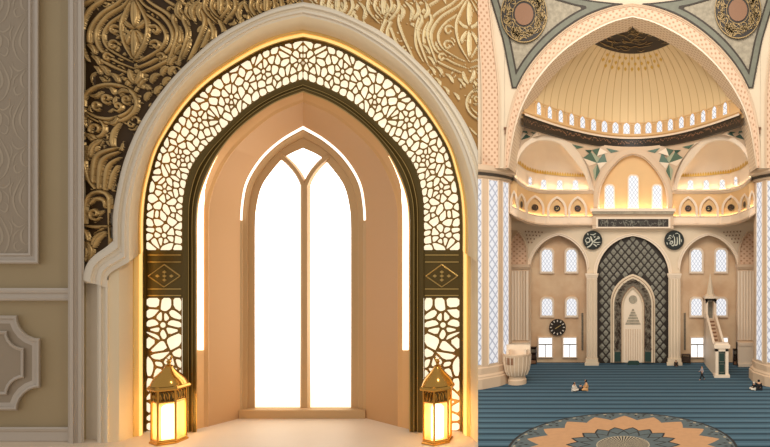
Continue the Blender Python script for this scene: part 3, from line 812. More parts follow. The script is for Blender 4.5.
for k in range(18):
    a = 2*PI*(k+.5)/18+PI/2
    for j in (-1, 0, 1):
        aa = a+j*.045; r_ = (.90 if j else .85)*RR; u = Vector((math.cos(aa), math.sin(aa), 0)); v = Vector((-u.y, u.x, 0)); c0 = RC+u*r_+Vector((0, 0, .018)); mb.cur = 0
        mb.poly([c0+u*.25, c0+v*.13, c0-u*.25, c0-v*.13])
mb.build('border_motif', ['darkrug', 'palerug'], t, smooth=0)

# --- piers
def pier(cxp, sgn, label):
    D = 70.0; X = (cxp-CX)*D/F; R = 5.55
    t = empty('pier', (X, D, 0), label, 'column', 'giant round piers flanking the prayer hall')
    mb = MB(); mb.lathe((X, D, 0), [(R, 2.4), (R-.05, 24.9)], 64); mb.build('shaft', 'stone3', t, smooth=60)
    mb = MB(); mb.lathe((X, D, 0), [(R+.55, 0), (R+.55, 1.15), (R+.4, 1.25), (R+.4, 1.4), (R+.2, 1.6), (R+.2, 2.3), (R, 2.5)], 16, PI/16, PI/16+2*PI); mb.build('base', 'stone3', t, smooth=20)
    mb = MB(); mb.lathe((X, D, 0), [(R, 24.5), (R+.15, 24.6), (R+.2, 25.1), (R+.6, 25.35), (R+.6, 25.9), (R+.3, 26.0), (R-.3, 26.1)], 64); mb.build('capital', 'stone3', t, smooth=30)
    mb = MB(); mb.lathe((X, D, 0), [(R+.28, 24.75), (R+.32, 25.08)], 64); mb.build('capital_band', 'dark_line', t, smooth=60)
    for th in (-73, -50.5, -28, -5.5, 17, 39.5, 62, 84.5) if sgn < 0 else (73, 50.5, 28, 5.5, -17, -39.5, -62, -84.5):
        th = -th if True else th
        a = math.radians(-90+th); hw = math.radians(6.2)
        mb = MB(); mb.lathe((X, D, 0), [(R+.02, 2.75), (R+.07, 2.8), (R+.02, 24.3)], 6, a-hw, a+hw); mb.build('backlit_strip', 'pierlight', t, smooth=60)
        mb = MB()
        for e in (-1, 1):
            ae = a+e*hw*1.12; x_, y_ = X+(R+.03)*math.cos(ae), D+(R+.03)*math.sin(ae); mb.tube([(x_, y_, 2.6), (x_, y_, 24.4)], .07, 5)
        mb.build('strip_edging', 'stone2', t, smooth=60)
    return t
pier(466, -1, 'giant round pier with backlit fretwork strips beside the wooden pulpit')
pier(799, 1, 'giant round pier with backlit fretwork strips near the minbar stairs')

# --- front arch wall and its archivolt
AX = 632.5
aO = [(0,4),(22,8),(44,16),(62,26.5),(78,39),(92,53),(104,68.5),(114,86),(121,106),(126,132),(128,168)]
aM = [(0,17),(18,21.5),(36,29.5),(54,40),(71,53),(87,69.5),(101,89),(112,111),(119,136),(124,168)]
aOc = half(aO, 50); aMc = half(aM, 50)
def fx(curve):     # function y(x) from half outline around AX
    xs = np.array([q[0] for q in curve]); ys_ = np.array([q[1] for q in curve])
    return lambda x: float(np.interp(abs(x-AX), xs, ys_))
topf = fx(aOc)
mb = MB(); xs = [AX-128+i*4 for i in range(65)]
mb.strip(xs, -70, topf, 66.0, 3.8)
mb.pbox(380, AX-127.8, -70, 168, 66.0, 3.8); mb.pbox(AX+127.8, 885, -70, 168, 66.0, 3.8)
tag(mb.build('wall_front', 'stone', smooth=0), 'cream spandrel wall over the great pointed arch', 'wall', kind='structure')
t = empty('great_arch', P(AX, 168, 66), 'great pointed arch with pierced stone band framing the half dome', 'arch')
mb = MB(); mb.loft([at(full(aOc, None, AX, False), 65.9), at(full(aMc, None, AX, False), 65.9)]); mb.build('archivolt', 'lat_arch', t, smooth=0)
mb = MB(); 
mb.loft([at(full([(q[0], q[1]) for q in aMc], None, AX, False), 65.85), [p+Vector((0, 3.9, 0)) for p in at(full(aMc, None, AX, False), 65.85)]]); mb.build('soffit', 'lat_soffit', t, smooth=60)
mb = MB()
for c in (aOc, mixc(aOc, aMc, .12), mixc(aOc, aMc, .86)): mb.tube(at(full(c, None, AX, False), 65.85), .09, 5)
mb.build('edge_moulding', 'stone3', t, smooth=60)
mb = MB(); mb.loft([at(full(mixc(aOc, aMc, q), None, AX, False), 65.82) for q in (.88, 1.0)]); mb.build('inner_fillet', 'stone2', t, smooth=0)
# pilaster bands beside the arch, above each capital
for sg, lab in ((-1, 'pierced stone pilaster band rising above the capital of the pulpit pier'), (1, 'pierced stone pilaster band rising above the capital of the minbar pier')):
    t = empty('pilaster_band', P(AX+sg*142, 166, 65.8), lab, 'pilaster', 'pierced bands above the piers')
    def sx(pts): return [(AX+sg*d, y) for d, y in pts]
    mb = MB(); cl = interp([(150.5,168),(150.5,90),(153,40),(159,-20)], 20); cr = interp([(133.5,168),(134,90),(139.5,40),(145.5,-20)], 20)
    mb.loft([at(sx(cl), 65.86), at(sx(cr), 65.86)]); mb.build('pierced_face', 'lat_arch', t, smooth=0)
    mb = MB()
    mb.tube(at(sx(cl), 65.8), .12, 5); mb.tube(at(sx(cr), 65.8), .12, 5)
    cs = interp([(121+4,168),(125.5,128),(122.5,92)], 8)
    mb.build('edging', 'stone3', t, smooth=60)
    mb = MB(); mb.pbox(AX+sg*127.5-.5, AX+sg*127.5+.5, 128, 134, 65.75, .1); mb.pbox(AX+sg*127.5-1.3, AX+sg*127.5+1.3, 127, 129.5, 65.75, .1); mb.build('small_ornament', 'rose', t, smooth=0)
    # spandrel: mosaic field, sage border with dark lines
    t = empty('spandrel_panel', P(AX+sg*110, 40, 65.8), 'triangular mosaic spandrel with sage border, over the %s' % ('pulpit pier' if sg < 0 else 'minbar pier'), 'spandrel', 'mosaic spandrels of the great arch')
    # outer outline (clockwise in px): tip bottom, up left side, top, tip top, back along arch
    archside = [(q[0], q[1]-1.5) for q in aOc if 5.2 < q[1] < 92]
    def side_x(y): return float(np.interp(y, [-20, 0, 40, 92], [147, 142, 130, 120]))
    def ring(off):       # outline inset by off px from every edge
        a = []
        tops = [(q[0]+off*.75, q[1]-off*.75) for q in archside]
        tops = [(d, y) for d, y in tops if d < side_x(y)-off]
        topy = lambda d: float(np.interp(d, [14, 40, 57, 90], [3.4, .5, -2.5, -12]))
        tops = [(d, y) for d, y in tops if y > topy(d)+off]
        lowd, lowy = tops[-1]
        yb_ = lowy+off*.4
        left = [(side_x(y)-off, y) for y in np.linspace(lowy, -20, 14)]
        up = [(d, topy(d)+off) for d in np.linspace(88, tops[0][0]+1, 10)]
        return [q for q in tops]+left+[(90, -20)]+up
    def rs(c): return resamp(c+[c[0]], 120)[:-1]
    offs = [0, 1.6, 6.5, 8.2]
    rr = [ring(o) for o in offs]
    mb = MB(); mb.prism([sx(rr[3])], 65.93, .05); mb.build('mosaic_field', 'spandrel', t, smooth=0)
    mb = MB(); mb.prism([sx(rr[0]), sx(rr[1])], 65.84, .08); mb.build('outer_line', 'dark_line', t, smooth=0)
    mb = MB(); mb.prism([sx(rr[1]), sx(rr[2])], 65.86, .08); mb.build('sage_border', 'border', t, smooth=0)
    mb = MB(); mb.prism([sx(rr[2]), sx(rr[3])], 65.84, .08); mb.build('inner_line', 'dark_line', t, smooth=0)
    # calligraphy medallion
    mx_, my_ = (524, 14) if sg < 0 else (738, 10)
    t = empty('calligraphy_medallion', P(mx_, my_+28, 65.7), 'round dark medallion of gold script on the spandrel above the %s' % ('pulpit pier' if sg < 0 else 'minbar pier'), 'medallion', 'gold script medallions on the spandrels')
    el = lambda a, b_, k=48: [(mx_+a*math.cos(u), my_+b_*math.sin(u)) for u in np.linspace(0, 2*PI, k, endpoint=False)]
    mb = MB(); mb.prism([el(23, 28)], 65.6, .3); mb.build('disc', 'dark', t, smooth=0)
    mb = MB(); mb.prism([el(23.3, 28.4), el(22.6, 27.5)], 65.52, .1); mb.prism([el(11.6, 13.8), el(11.2, 13.2)], 65.52, .1); mb.build('rings', 'old_gold', t, smooth=0)
    mb = MB(); mb.prism([el(9.3, 11)], 65.52, .1); mb.build('centre_disc', 'rose', t, smooth=0)
    r3 = random.Random(4); mb = MB()
    for k in range(210):
        a = r3.uniform(0, 2*PI); q = r3.uniform(.56, .9); ln = r3.uniform(.08, .22); bd = r3.uniform(-.12, .12); tw = r3.uniform(-1, 1)
        pts = [((mx_+23*(q+bd*math.sin(PI*u)+tw*.09*(u-.5))*math.cos(a+ln*(u-.5)*2)), (my_+28*(q+bd*math.sin(PI*u)+tw*.09*(u-.5))*math.sin(a+ln*(u-.5)*2))) for u in np.linspace(0, 1, 7)]
        ribbon(mb, pts, taper(7, 1.0, .5), 65.55)
    mb.build('gold_script', 'old_gold', t, smooth=0)

# --- semi-dome
DC = (0.0, 66.85); DR = 13.2
def ringpt(a, r, h): return (DC[0]+r*math.cos(a), DC[1]+r/DR*14.15*math.sin(a)**2, EZ+h)
def ringD(x):
    D = 78.0
    for _ in range(30): D = .5*D+.5*(81.0-.0813*((x-CX)*D/F)**2)
    return D
t = empty('half_dome', (DC[0], DC[1], EZ+16.4), 'gored cream half dome with lozenge ribs and a crown of small windows', 'dome')
n = 144; rows = []; uvs = []
for j in range(25):
    e = j/24*PI/2; r_ = DR*math.cos(e)**.9 if j < 24 else .02; h = 18.7+9.3*math.sin(e)
    rows.append([ringpt(PI*k/n, r_, h) for k in range(n+1)]); uvs.append([(36*k/n, j/24) for k in range(n+1)])
mb = MB(); mb.grid(rows, uvs=uvs); mb.build('dome_shell', 'dome', t, smooth=180)
mb = MB(); mb.grid([[ringpt(PI*k/n, r_, h) for k in range(n+1)] for r_, h in ((DR+.05,16.3),(DR+.05,18.85),(DR-.1,18.85),(DR-.1,19.0))]); mb.build('drum', 'ochre', t, smooth=40)
mb = MB(); mb.grid([[ringpt(PI*k/n, r_, h) for k in range(n+1)] for r_, h in ((DR+.3,17.35),(DR-.35,17.35),(DR-.35,17.1),(DR-.1,16.8),(DR-.45,16.75))]); mb.build('lower_cornice', 'goldleaf' if 0 else 'ochre', t, smooth=30)
mb = MB(); mb.grid([[ringpt(PI*k/n, r_, h) for k in range(n+1)] for r_, h in ((DR-.47,16.85),(DR-.47,16.6))]); mb.build('pale_fillet', 'stone2', t, smooth=30)
mb = MB(); mb.grid([[ringpt(PI*k/n, r_, h) for k in range(n+1)] for r_, h in ((DR-.3,16.7),(DR-.3,15.4),(DR+.1,15.35))]); mb.build('dark_frieze', 'dark', t, smooth=30)
r3 = random.Random(8); mb = MB()
for k in range(240):
    a = PI*(k+.5)/240; hh = r3.uniform(15.8, 16.3); da = .006
    mb.poly([ringpt(a-da, DR-.34, hh), ringpt(a+da, DR-.34, hh+r3.uniform(-.2, .2)), ringpt(a+da, DR-.34, hh+.12), ringpt(a-da, DR-.34, hh+.12)])
mb.build('frieze_script', 'rose', t, smooth=0)
# crown medallion: follows the shell near the top
mb = MB(); rows = []
for j in range(5):
    rr_ = 7.1*(1-j/4)+.01; e = math.acos(min(1, (rr_/DR))**(1/.9)); h = 18.7+9.3*math.sin(e)-.12
    rows.append([ringpt(PI*k/60, rr_, h) for k in range(61)])
mb.grid(rows); mb.build('crown_medallion', 'dark', t, smooth=180)
mb = MB()
for k in range(170):
    a = r3.uniform(.1, PI-.1); q = r3.uniform(1.8, 6.6); ln = r3.uniform(.05, .3); bd = r3.uniform(-.5, .5); A = []; B = []
    for u in np.linspace(0, 1, 7):
        rr_ = min(6.9, max(.3, q+bd*math.sin(PI*u)+r3.uniform(-.05, .05))); e = math.acos(min(1, (rr_/DR))**(1/.9)); h = 18.7+9.3*math.sin(e)-.2
        w_ = .09*math.sin(PI*(.1+.8*u)); aa = a+ln*(u-.5)
        A.append(ringpt(aa, rr_+w_, h)); B.append(ringpt(aa, rr_-w_, h))
    mb.grid([A, B])
mb.build('crown_script', 'old_gold', t, smooth=0)
# lozenge studs in rows beneath the medallion
mb = MB()
for row, (q, ng) in enumerate(((7.9, 9), (8.7, 10), (9.4, 9))):
    for k in range(ng):
        a = PI/2+(k-(ng-1)/2)*.115*(6.6/q)**.5; e = math.acos((q/DR)**(1/.9)); h = 18.7+9.3*math.sin(e)-.08
        e2 = math.acos(((q+.3)/DR)**(1/.9)); e3 = math.acos(((q-.3)/DR)**(1/.9)); da = .2/q
        mb.poly([ringpt(a, q+.3, 18.7+9.3*math.sin(e2)-.1), ringpt(a+da, q, h), ringpt(a, q-.3, 18.7+9.3*math.sin(e3)-.1), ringpt(a-da, q, h)])
mb.build('lozenge_studs', 'goldleaf', t, smooth=0)

winno = [1]
def window(parts, label, cat='window', group=None, loc=None):
    winno[0] += 1
    w = empty('window_%d' % winno[0], loc, label, cat, group, kind='structure')
    for nm, mb_, m in parts: mb_.build(nm, m, w, smooth=0)
    return w
def ordinal(k): return ['first','second','third','fourth','fifth','sixth','seventh','eighth','ninth','tenth','eleventh','twelfth','thirteenth','fourteenth','fifteenth','sixteenth','seventeenth','eighteenth','nineteenth','twentieth'][k]
# windows round the drum of the half dome
for k in range(18):
    xk = CX+(k-8.5)*11.15; a = math.acos((xk-CX)*ringD(xk)/F/DR)
    wv = .45; base, hh = 17.35, 1.6
    def rp(u, v, r_=DR-.12): p0 = ringpt(a, r_, v); p1 = ringpt(a-.01, r_, v); tx, ty = p1[0]-p0[0], p1[1]-p0[1]; l = math.hypot(tx, ty); return (p0[0]+u*tx/l, p0[1]+u*ty/l, p0[2])
    hp = pointed(wv, .6)
    poly = [(-wv, base)]+[(-x, base+hh-y) for x, y in reversed(hp)]+[(x, base+hh-y) for x, y in hp[1:]]+[(wv, base)]
    out = [(u*1.38, base-.12+(v-base)*1.14) for u, v in poly]
    mbp = MB(); mbp.poly([rp(u, v, DR-.2) for u, v in poly])
    mbf = MB(); mbf.grid([[rp(u, v, DR-.05) for u, v in out], [rp(u, v, DR-.3) for u, v in out], [rp(u, v, DR-.3) for u, v in poly], [rp(u, v, DR-.18) for u, v in poly]], True)
    window([('pane', mbp, 'pane'), ('window_frame', mbf, 'ochre')], 'small arched window, %s from the pulpit side, in the half dome drum' % ordinal(k), group='windows around the half dome drum', loc=rp(0, base))

# --- exedrae (diagonal side niches) and centre bay
EX = [(500,66),(510,67),(514,68.5),(520,71.5),(527,74.5),(535,77),(545,78.4),(560,79.2),(575,79.6),(592,79.7)]
ex_x = np.array([q[0]-633 for q in EX]); ex_d = np.array([q[1] for q in EX])
def Dex(x): return max(70.2, float(np.interp(-abs(x-633), ex_x, ex_d)))
A_ = np.array([(514-633)*67.8/F, 67.8]); B_ = np.array([(592-633)*79.4/F, 79.4])
def Dab(x):       # depth of the diagonal arch plane along the sight line of column x
    d = -abs(x-633)
    if d > -41: return 79.4
    # solve A + s(B-A): X = d*D/F
    X0, D0 = A_; dX, dD = B_-A_
    s_ = (d*D0/F-X0)/(dX-d*dD/F); return max(float(D0+s_*dD), 69.9)
def mir(pts, right): return [(2*633-x, y) for x, y in pts] if right else list(pts)
cO = [(508,178),(511,168),(515,158.5),(519,150),(525,142.5),(534,137),(543.5,134.8),(552,135.2),(559.6,137.2),(568,142),(575.7,148.8),(582,157),(587.7,166.6),(592,178),(594,190)]
cI = [(511,182),(514,172),(518,162),(521,155),(527,147.5),(534,143),(542,141),(552,141.6),(559.6,144.4),(566,150),(571.6,156.5),(577,163.5),(581.7,170),(586.5,180),(589,190)]
mO = [(0,148),(13,152),(26,165.5),(34,177),(38,186),(39.5,192)]
mI = [(0,155),(11,159),(22,170),(29,181),(32,189),(33.5,197)]
cOc = resamp(interp(cO, 120), 60); cIc = resamp(interp(cI, 120), 60); mOc = half(mO, 30); mIc = half(mI, 30)
def ringy(x):     # px y of the ring bottom edge seen in column x
    D = ringD(x); return CY-15.45*F/D, D
cx_l = np.array([q[0] for q in cOc]); cy_l = np.array([q[1] for q in cOc])
m_x = np.array([q[0] for q in mOc]); m_y = np.array([q[1] for q in mOc])
def low_y(x):
    d = abs(x-633)
    if d < 38.6: return float(np.interp(d, m_x, m_y))
    xl = 633-d; return float(np.interp(xl, cx_l, cy_l))
mb = MB(); xs = list(np.linspace(508, 758, 251))
Dpen = lambda x: Dab(x)
mb.strip(xs, lambda x: ringy(x)[0]-.8, low_y, lambda x: max(69.95, min(Dab(x), ringy(x)[1]+.2)))
tag(mb.build('wall_back', 'stone3', smooth=0), 'stone pendentive wall between half dome and three arches', 'wall', kind='structure')
# green marble facets on the pendentives
t = empty('marble_star_inlay', P(600, 160, 78), 'green marble faceted triangles inlaid on the pendentive beside the half domes', 'inlay')
def tri3(mb, pts, cur):
    mb.cur = cur; mb.poly([P(x, y, max(70.05, min(Dab(x), ringy(x)[1]+.2))-.12) for x, y in pts])
base_tris = [
 ([(592,150),(600,148),(597,156)],1),([(600,148),(608,152.5),(597,156)],3),([(591,152),(597,163),(583,158)],1),([(591,152),(600,158),(597,163)],0),
 ([(597,163),(604,152),(607,162)],1),([(597,163),(607,162),(600,169)],3),([(597,164),(600,171),(595,181)],1),([(597,164),(593,170),(595,181)],0),([(585,150),(592,150),(590,154)],2),
 ([(606,148),(619,151),(611,153)],1),([(583,158),(589,166),(597,163)],3),([(571,144),(584,147),(577,149)],1),([(566,141),(571,143),(577,149)],3),
 ([(521,131),(527,131),(528,134)],1),([(521,140),(526,134),(531,137)],2),([(530,132),(538,131.5),(534,134)],1),([(522,133),(526,134),(521,139)],3),([(531,137),(539,134),(535,132)],2),
 ([(548,134),(556,135),(551,132.5)],0)]
mb = MB()
for right in (0, 1):
    for pts, c_ in base_tris: tri3(mb, mir(pts, right), c_)
mb.build('marble_facets', ['tealpale', 'teal', 'teal2', 'stone2'], t, smooth=0)

shelflabel = {0: 'pulpit side', 1: 'minbar side'}
for right in (0, 1):
    side = shelflabel[right]
    # diagonal arch
    t = empty('exedra_arch', P(*mir([(552, 190)], right)[0], 74), 'pointed archivolt of the side half dome on the %s' % side, 'arch', 'archivolts of the side half domes')
    a = mir(cOc, right); b_ = mir(cIc, right); m1 = mixc(a, b_, .25); m2 = mixc(a, b_, .8)
    mb = MB(); mb.loft([[P(x, y, Dab(x)+d) for x, y in c] for c, d in ((a,0),(a,-.25),(m1,-.3),(m2,-.3),(b_,-.1),(b_,.9))]); mb.build('archivolt', 'stone2', t, smooth=30)
    # half dome shell behind it
    t = empty('side_half_dome', P(*mir([(555, 175)], right)[0], 77), 'small lit half dome with gold fringe on the %s' % side, 'dome', 'side half domes')
    def fringe_y(x): return float(np.interp(-abs(x-633), [-125,-118,-113,-106,-96,-73,-58,-41], [158,160,164,169,172,174.5,175.5,175.5]))
    mb = MB(); xs = [q[0] for q in cIc]; rows = []
    for k in range(9):
        u = k/8; row = []
        for x, y in cIc:
            yy = fringe_y(x) if k == 0 else None
            f = math.sin(u*PI/2)
            D = Dex(x)+.6+(Dab(x)+.5-Dex(x)-.6)*(1-math.cos(u*PI/2)) if Dex(x) > Dab(x) else Dab(x)+.6
            y0 = max(fringe_y(x), y); yy = y0+(min(y, y0)-2-y0)*f
            row.append(P(*mir([(x, yy)], right)[0], D))
        rows.append(row)
    mb.grid(rows); mb.build('shell', 'goldshell', t, smooth=180) if 0 else mb.build('shell', 'stone2', t, smooth=180)
    # drum
    mb = MB(); xs = list(np.linspace(508, 596, 60)); xs = [x if not right else 1266-x for x in xs]
    mb.strip(xs, lambda x: fringe_y(x)-1, lambda x: 194, lambda x: Dex(x)+.55); mb.build('drum', 'stone2', t, smooth=60)
    mb = MB()
    for k in range(34):
        x = 509+k*2.5; y = fringe_y(x)
        pts = mir([(x, y+1.2), (x+.2, y-.6), (x+1.25, y-2.6), (x+2.3, y-.6), (x+2.5, fringe_y(x+2.5)+1.2)], right)
        mb.poly([P(px_, py_, Dex(px_)+.35) for px_, py_ in pts])
    mb.build('gold_fringe', 'goldleaf', t, smooth=0)
    mb = MB(); q = [(545,150),(549,148.5),(553,150),(549,151.5)]; mb.poly([P(x, y, 76.2) for x, y in mir(q, right)])
    # ledges
    def ledge(name, y0f, prof_, m, xs_, parent):
        mb = MB(); rows = []
        for dy, dd in prof_: rows.append([P(x, y0f(x)+dy, Dex(x)+dd) for x in xs_])
        mb.grid(rows); return mb.build(name, m, parent, smooth=30)
    xs = [x if not right else 1266-x for x in np.linspace(508, 597, 60)]
    up_y = lambda x: float(np.interp(-abs(x-633), [-125,-119,-112,-106,-95,-85,-36], [170,177,184,187.5,190.5,191.2,191.2]))
    t = empty('upper_ledge', P(*mir([(560, 192)], right)[0], 79), 'bright cornice ledge beneath the side half dome on the %s' % side, 'ledge', 'cornice ledges under the side half domes')
    ledge('cornice', up_y, [(-2,.5),(-2,-.5),(-.6,-.6),(-.2,-.3),(1.2,-.25),(1.6,0),(2.6,.1)], 'stone2', xs, t)
    ledge('cove_light', up_y, [(-2.3,.35),(-2.3,.0)], 'led_hall', xs, t)
    lo_y = lambda x: float(np.interp(-abs(x-633), [-125,-120,-113,-106,-96,-86,-36], [212,215,218.5,221.5,224,225,225]))
    t = empty('gallery', P(*mir([(560, 226)], right)[0], 79), 'curved gallery with pointed blind arcade and glowing parapet on the %s' % side, 'gallery', 'curved arcaded galleries')
    ledge('gallery_wall', up_y, [(2.0,.15),(30,.15)], 'ochre', xs, t)
    ledge('parapet', lo_y, [(-9,.2),(-9,-.35),(-8.3,-.45),(-8,-.3),(-1.2,-.3)], 'stone2', xs, t)
    ledge('lower_cornice', lo_y, [(-1.2,-.3),(-1.0,-.9),(.2,-.9),(.8,-.5),(2.0,-.3),(2.4,.6)], 'stone3', xs, t)
    ledge('parapet_light', lo_y, [(-9.3,.12),(-9.3,-.1)], 'led_hall', xs, t)
    for k, (xc, hw, dy) in enumerate(((577.7,8.2,0),(557,8.6,0),(534.9,8.3,-1),(521.5,3.8,-3),(514,2.6,-5))):
        base = lo_y(xc)-8.5; top = (196+dy) if dy > -4 else 190
        ho = pointed(hw+1.4, 14.5 if hw > 5 else 12); hi = pointed(hw-.9, 12.5 if hw > 5 else 10.5)
        o_ = [(xc-x, top+y) for x, y in reversed(ho)]+[(xc+x, top+y) for x, y in ho[1:]]
        i_ = [(xc-x, top+2.4+y) for x, y in reversed(hi)]+[(xc+x, top+2.4+y) for x, y in hi[1:]]
        o_ = [(o_[0][0], base)]+o_+[(o_[-1][0], base)]; i_ = [(i_[0][0], base)]+i_+[(i_[-1][0], base)]
        mb = MB(); mb.loft([[P(x, y, Dex(x)+d) for x, y in mir(c, right)] for c, d in ((o_,.15),(o_,-.2),(i_,-.2),(i_,.15))]); mb.build('arcade_arch', 'stone2', t, smooth=30)
        mb = MB(); x0, x1 = xc-hw-1.4, xc-hw+.9
        mb.prism([mir([(x0, base-6), (x1, base-6), (x1, base+7), (x0, base+7)], right)], lambda x: Dex(x)-.42, .5); mb.build('arcade_pier', 'stone2', t, smooth=0)
        if k < 4:
            rr_ = 3.2 if k < 3 else 1.0; yy = 208.4+(0 if k < 2 else (-1 if k == 2 else -4))
            c0 = mir([(xc, yy)], right)[0]
            lab = ['next to the tympanum', 'in the middle bay', 'in the outer bay', 'in the narrow end bay'][k]
            r_ = empty('small_roundel', P(*c0, Dex(c0[0])), 'small dark roundel %s of the gallery, %s' % (lab, side), 'roundel', 'dark roundels in the gallery arcades')
            ew = (rr_, 3.2)
            mb = MB(); mb.prism([[(c0[0]+ew[0]*math.cos(u), c0[1]+ew[1]*math.sin(u)) for u in np.linspace(0, 2*PI, 20, endpoint=False)]], lambda x: Dex(x)-.1, .3); mb.build('disc', 'dark', r_, smooth=0)
            if k < 3:
                mb = MB()
                ribbon(mb, [(c0[0]-1.6, c0[1]+.9), (c0[0]-.3, c0[1]+1.3), (c0[0]+1.4, c0[1]+.5), (c0[0]+1.5, c0[1]-1)], .6, Dex(c0[0])-.16); ribbon(mb, [(c0[0]-1.3, c0[1]-.9), (c0[0]+.2, c0[1]-.3)], .5, Dex(c0[0])-.16)
                mb.build('script', 'rose' if k != 1 else 'gold', r_, smooth=0)
    # small windows under the fringe
    for k, (xc, y0, y1, hw) in enumerate(((575.4,180,189,2.6),(559.6,180,189,2.6),(543.6,179.5,188.5,2.6),(530,176.5,185,1.7))):
        poly = mir(arch_poly(xc, y0, y1, hw, 2.5), right); ou_ = mir(arch_poly(xc, y0-1, y1+.6, hw+.9, 3), right)
        mbp = MB(); mbp.prism([poly], lambda x: Dex(x)+.4, .05); mbf = MB(); mbf.prism([ou_, poly], lambda x: Dex(x)+.25, .3)
        window([('pane', mbp, 'pane'), ('window_frame', mbf, 'stone2')], 'tiny window %s outward from tympanum under side half dome, %s' % (ordinal(k), side), group='tiny windows under the side half domes', loc=P(*poly[0], Dex(poly[0][0])))

# --- centre tympanum
t = empty('centre_tympanum', P(633, 208, 79.4), 'ochre tympanum under a pointed arch above the inscription box', 'tympanum')
mb = MB(); mb.prism([[(633-x, y) for x, y in reversed(mOc)]+[(633+x, y) for x, y in mOc[1:]]+[(674,212),(592,212)]], 80.2, .1); mb.build('field', 'ochre', t, smooth=0)
mb = MB(); mo = full(mOc, 209, 633, False); mi = full(mIc, 209, 633, False)
mb.loft([at(c, d) for c, d in ((mo,79.4),(mo,79.15),(mixc(mo,mi,.3),79.05),(mixc(mo,mi,.75),79.1),(mixc(mo,mi,.8),79.6),(mi,79.6),(mi,80.2))]); mb.build('archivolt', 'stone3', t, smooth=30)
mb = MB(); mb.loft([at(c, d) for c, d in ((mixc(mo,mi,.8),79.58),(mi,79.58))]); mb.build('inner_fillet', 'stone2', t, smooth=0)
for xc, y0, y1, hw, lab in ((633.3,175.5,208,4.6,'tall middle arched window of the centre tympanum'),(609.5,185,208,4.3,'shorter arched tympanum window on the pulpit side'),(657,185,208,4.3,'shorter arched tympanum window on the minbar side')):
    poly = arch_poly(xc, y0, y1, hw, 4); ou_ = arch_poly(xc, y0-1.2, y1+.8, hw+1.1, 4.6)
    mbp = MB(); mbp.prism([poly], 80.1, .05); mbf = MB(); mbf.prism([ou_, poly], 79.95, .25)
    window([('pane', mbp, 'pane'), ('window_frame', mbf, 'stone2')], lab, group='windows of the tympanum', loc=P(xc, y1, 80))
# inscription box
t = empty('inscription_box', P(633, 228, 78.8), 'projecting stone box with a long dark band of script above the mihrab', 'inscription')
mb = MB(); mb.pbox(592.5, 673.5, 213, 229, 78.9, 2.2); mb.build('box', 'stone3', t, smooth=0)
mb = MB(); a0 = P(590.5, 213, 78.6); a1 = P(675.5, 208.5, 78.6)
mb.box(a0.x, a1.x, 78.3, 80.3, P(0,211.5,78.6).z, P(0,208.5,78.6).z); mb.build('top_cornice', 'stone2', t, smooth=0)
mb = MB(); mb.box(a0.x+.2, a1.x-.2, 78.45, 79.2, P(0,214,78.6).z, P(0,211.6,78.6).z); mb.build('bed_moulding', 'spandrel', t, smooth=0)
mb = MB(); mb.box(a0.x+.3, a1.x-.3, 79.2, 79.9, P(0,208.6,78.6).z, P(0,208,78.6).z); mb.build('cove_light', 'led_hall', t, smooth=0)
mb = MB(); mb.prism([[(596,217.2),(670.5,217.2),(670.5,228.2),(596,228.2)],[(598,219),(668.5,219),(668.5,226.8),(598,226.8)]], 78.72, .25); mb.build('frame', 'stone2', t, smooth=0)
mb = MB(); mb.pbox(598, 668.5, 219, 226.8, 78.85, .1); mb.build('dark_band', 'dark', t, smooth=0)
mb = MB(); r3 = random.Random(2)
for k in range(64):
    x = 600+r3.random()*66; y = 223+r3.uniform(-2, 2); l = r3.uniform(1.5, 5); bd = r3.uniform(-2, 2)
    ribbon(mb, [(x+l*(u-.5)*(1 if k % 3 else .3), y+bd*math.sin(PI*u)+(0 if k % 3 else (u-.5)*5)) for u in np.linspace(0, 1, 6)], taper(6, .8, .5), 78.82)
mb.pbox(607.3, 607.8, 219, 226.8, 78.8, .05); mb.pbox(658.5, 659, 219, 226.8, 78.8, .05)
mb.v = [v if P(0,226.6,78.8).z < v.z < P(0,219.2,78.8).z else Vector((v.x, v.y, min(max(v.z, P(0,226.6,78.8).z), P(0,219.2,78.8).z))) for v in mb.v]
mb.build('script', 'grey', t, smooth=0)

# --- lower facade with three arches
lO = [(558.8,232.5),(549,236),(541,242),(534,250),(530,260),(528.5,270)]
def lowarch(xc, yt, ysp, wl, wr, n=26):
    l = pointed(wl, ysp-yt, n=n); r_ = pointed(wr, ysp-yt, n=n)
    return [(xc-x, yt+y) for x, y in reversed(l)]+[(xc+x, yt+y) for x, y in r_[1:]]
LA = lowarch(558.6, 235.3, 270, 28.6, 28.2); MA = lowarch(632.8, 235.8, 276, 36, 36); RA = lowarch(709, 235.3, 270, 28.8, 28.8)
openings = []
def yfloor(D): return CY+EZ*F/D
mb = MB()
pts = [(500, 222), (768, 222), (768, yfloor(79.8)), (737.8, yfloor(79.8))]+list(reversed(RA))+[(680.2, yfloor(79.8)), (668.8, yfloor(79.8))]+list(reversed(MA))+[(596.8, yfloor(79.8)), (586.8, yfloor(79.8))]+list(reversed(LA))+[(530, yfloor(79.8)), (500, yfloor(79.8))]
mb.prism([pts], 79.8, .9)
tag(mb.build('wall_front', 'stone', smooth=0), 'cream stone facade with three pointed openings around the mihrab', 'wall', kind='structure')
mb = MB(); mb.pbox(520, 597, 228, yfloor(81.3), 81.3, .2); mb.pbox(668, 748, 228, yfloor(81.3), 81.3, .2)
mb.pbox(596, 669, 232, yfloor(81.0), 81.0, .2)
tag(mb.build('wall_back', 'marble', smooth=0), 'tan marble wall inside the pointed openings', 'wall', kind='structure')
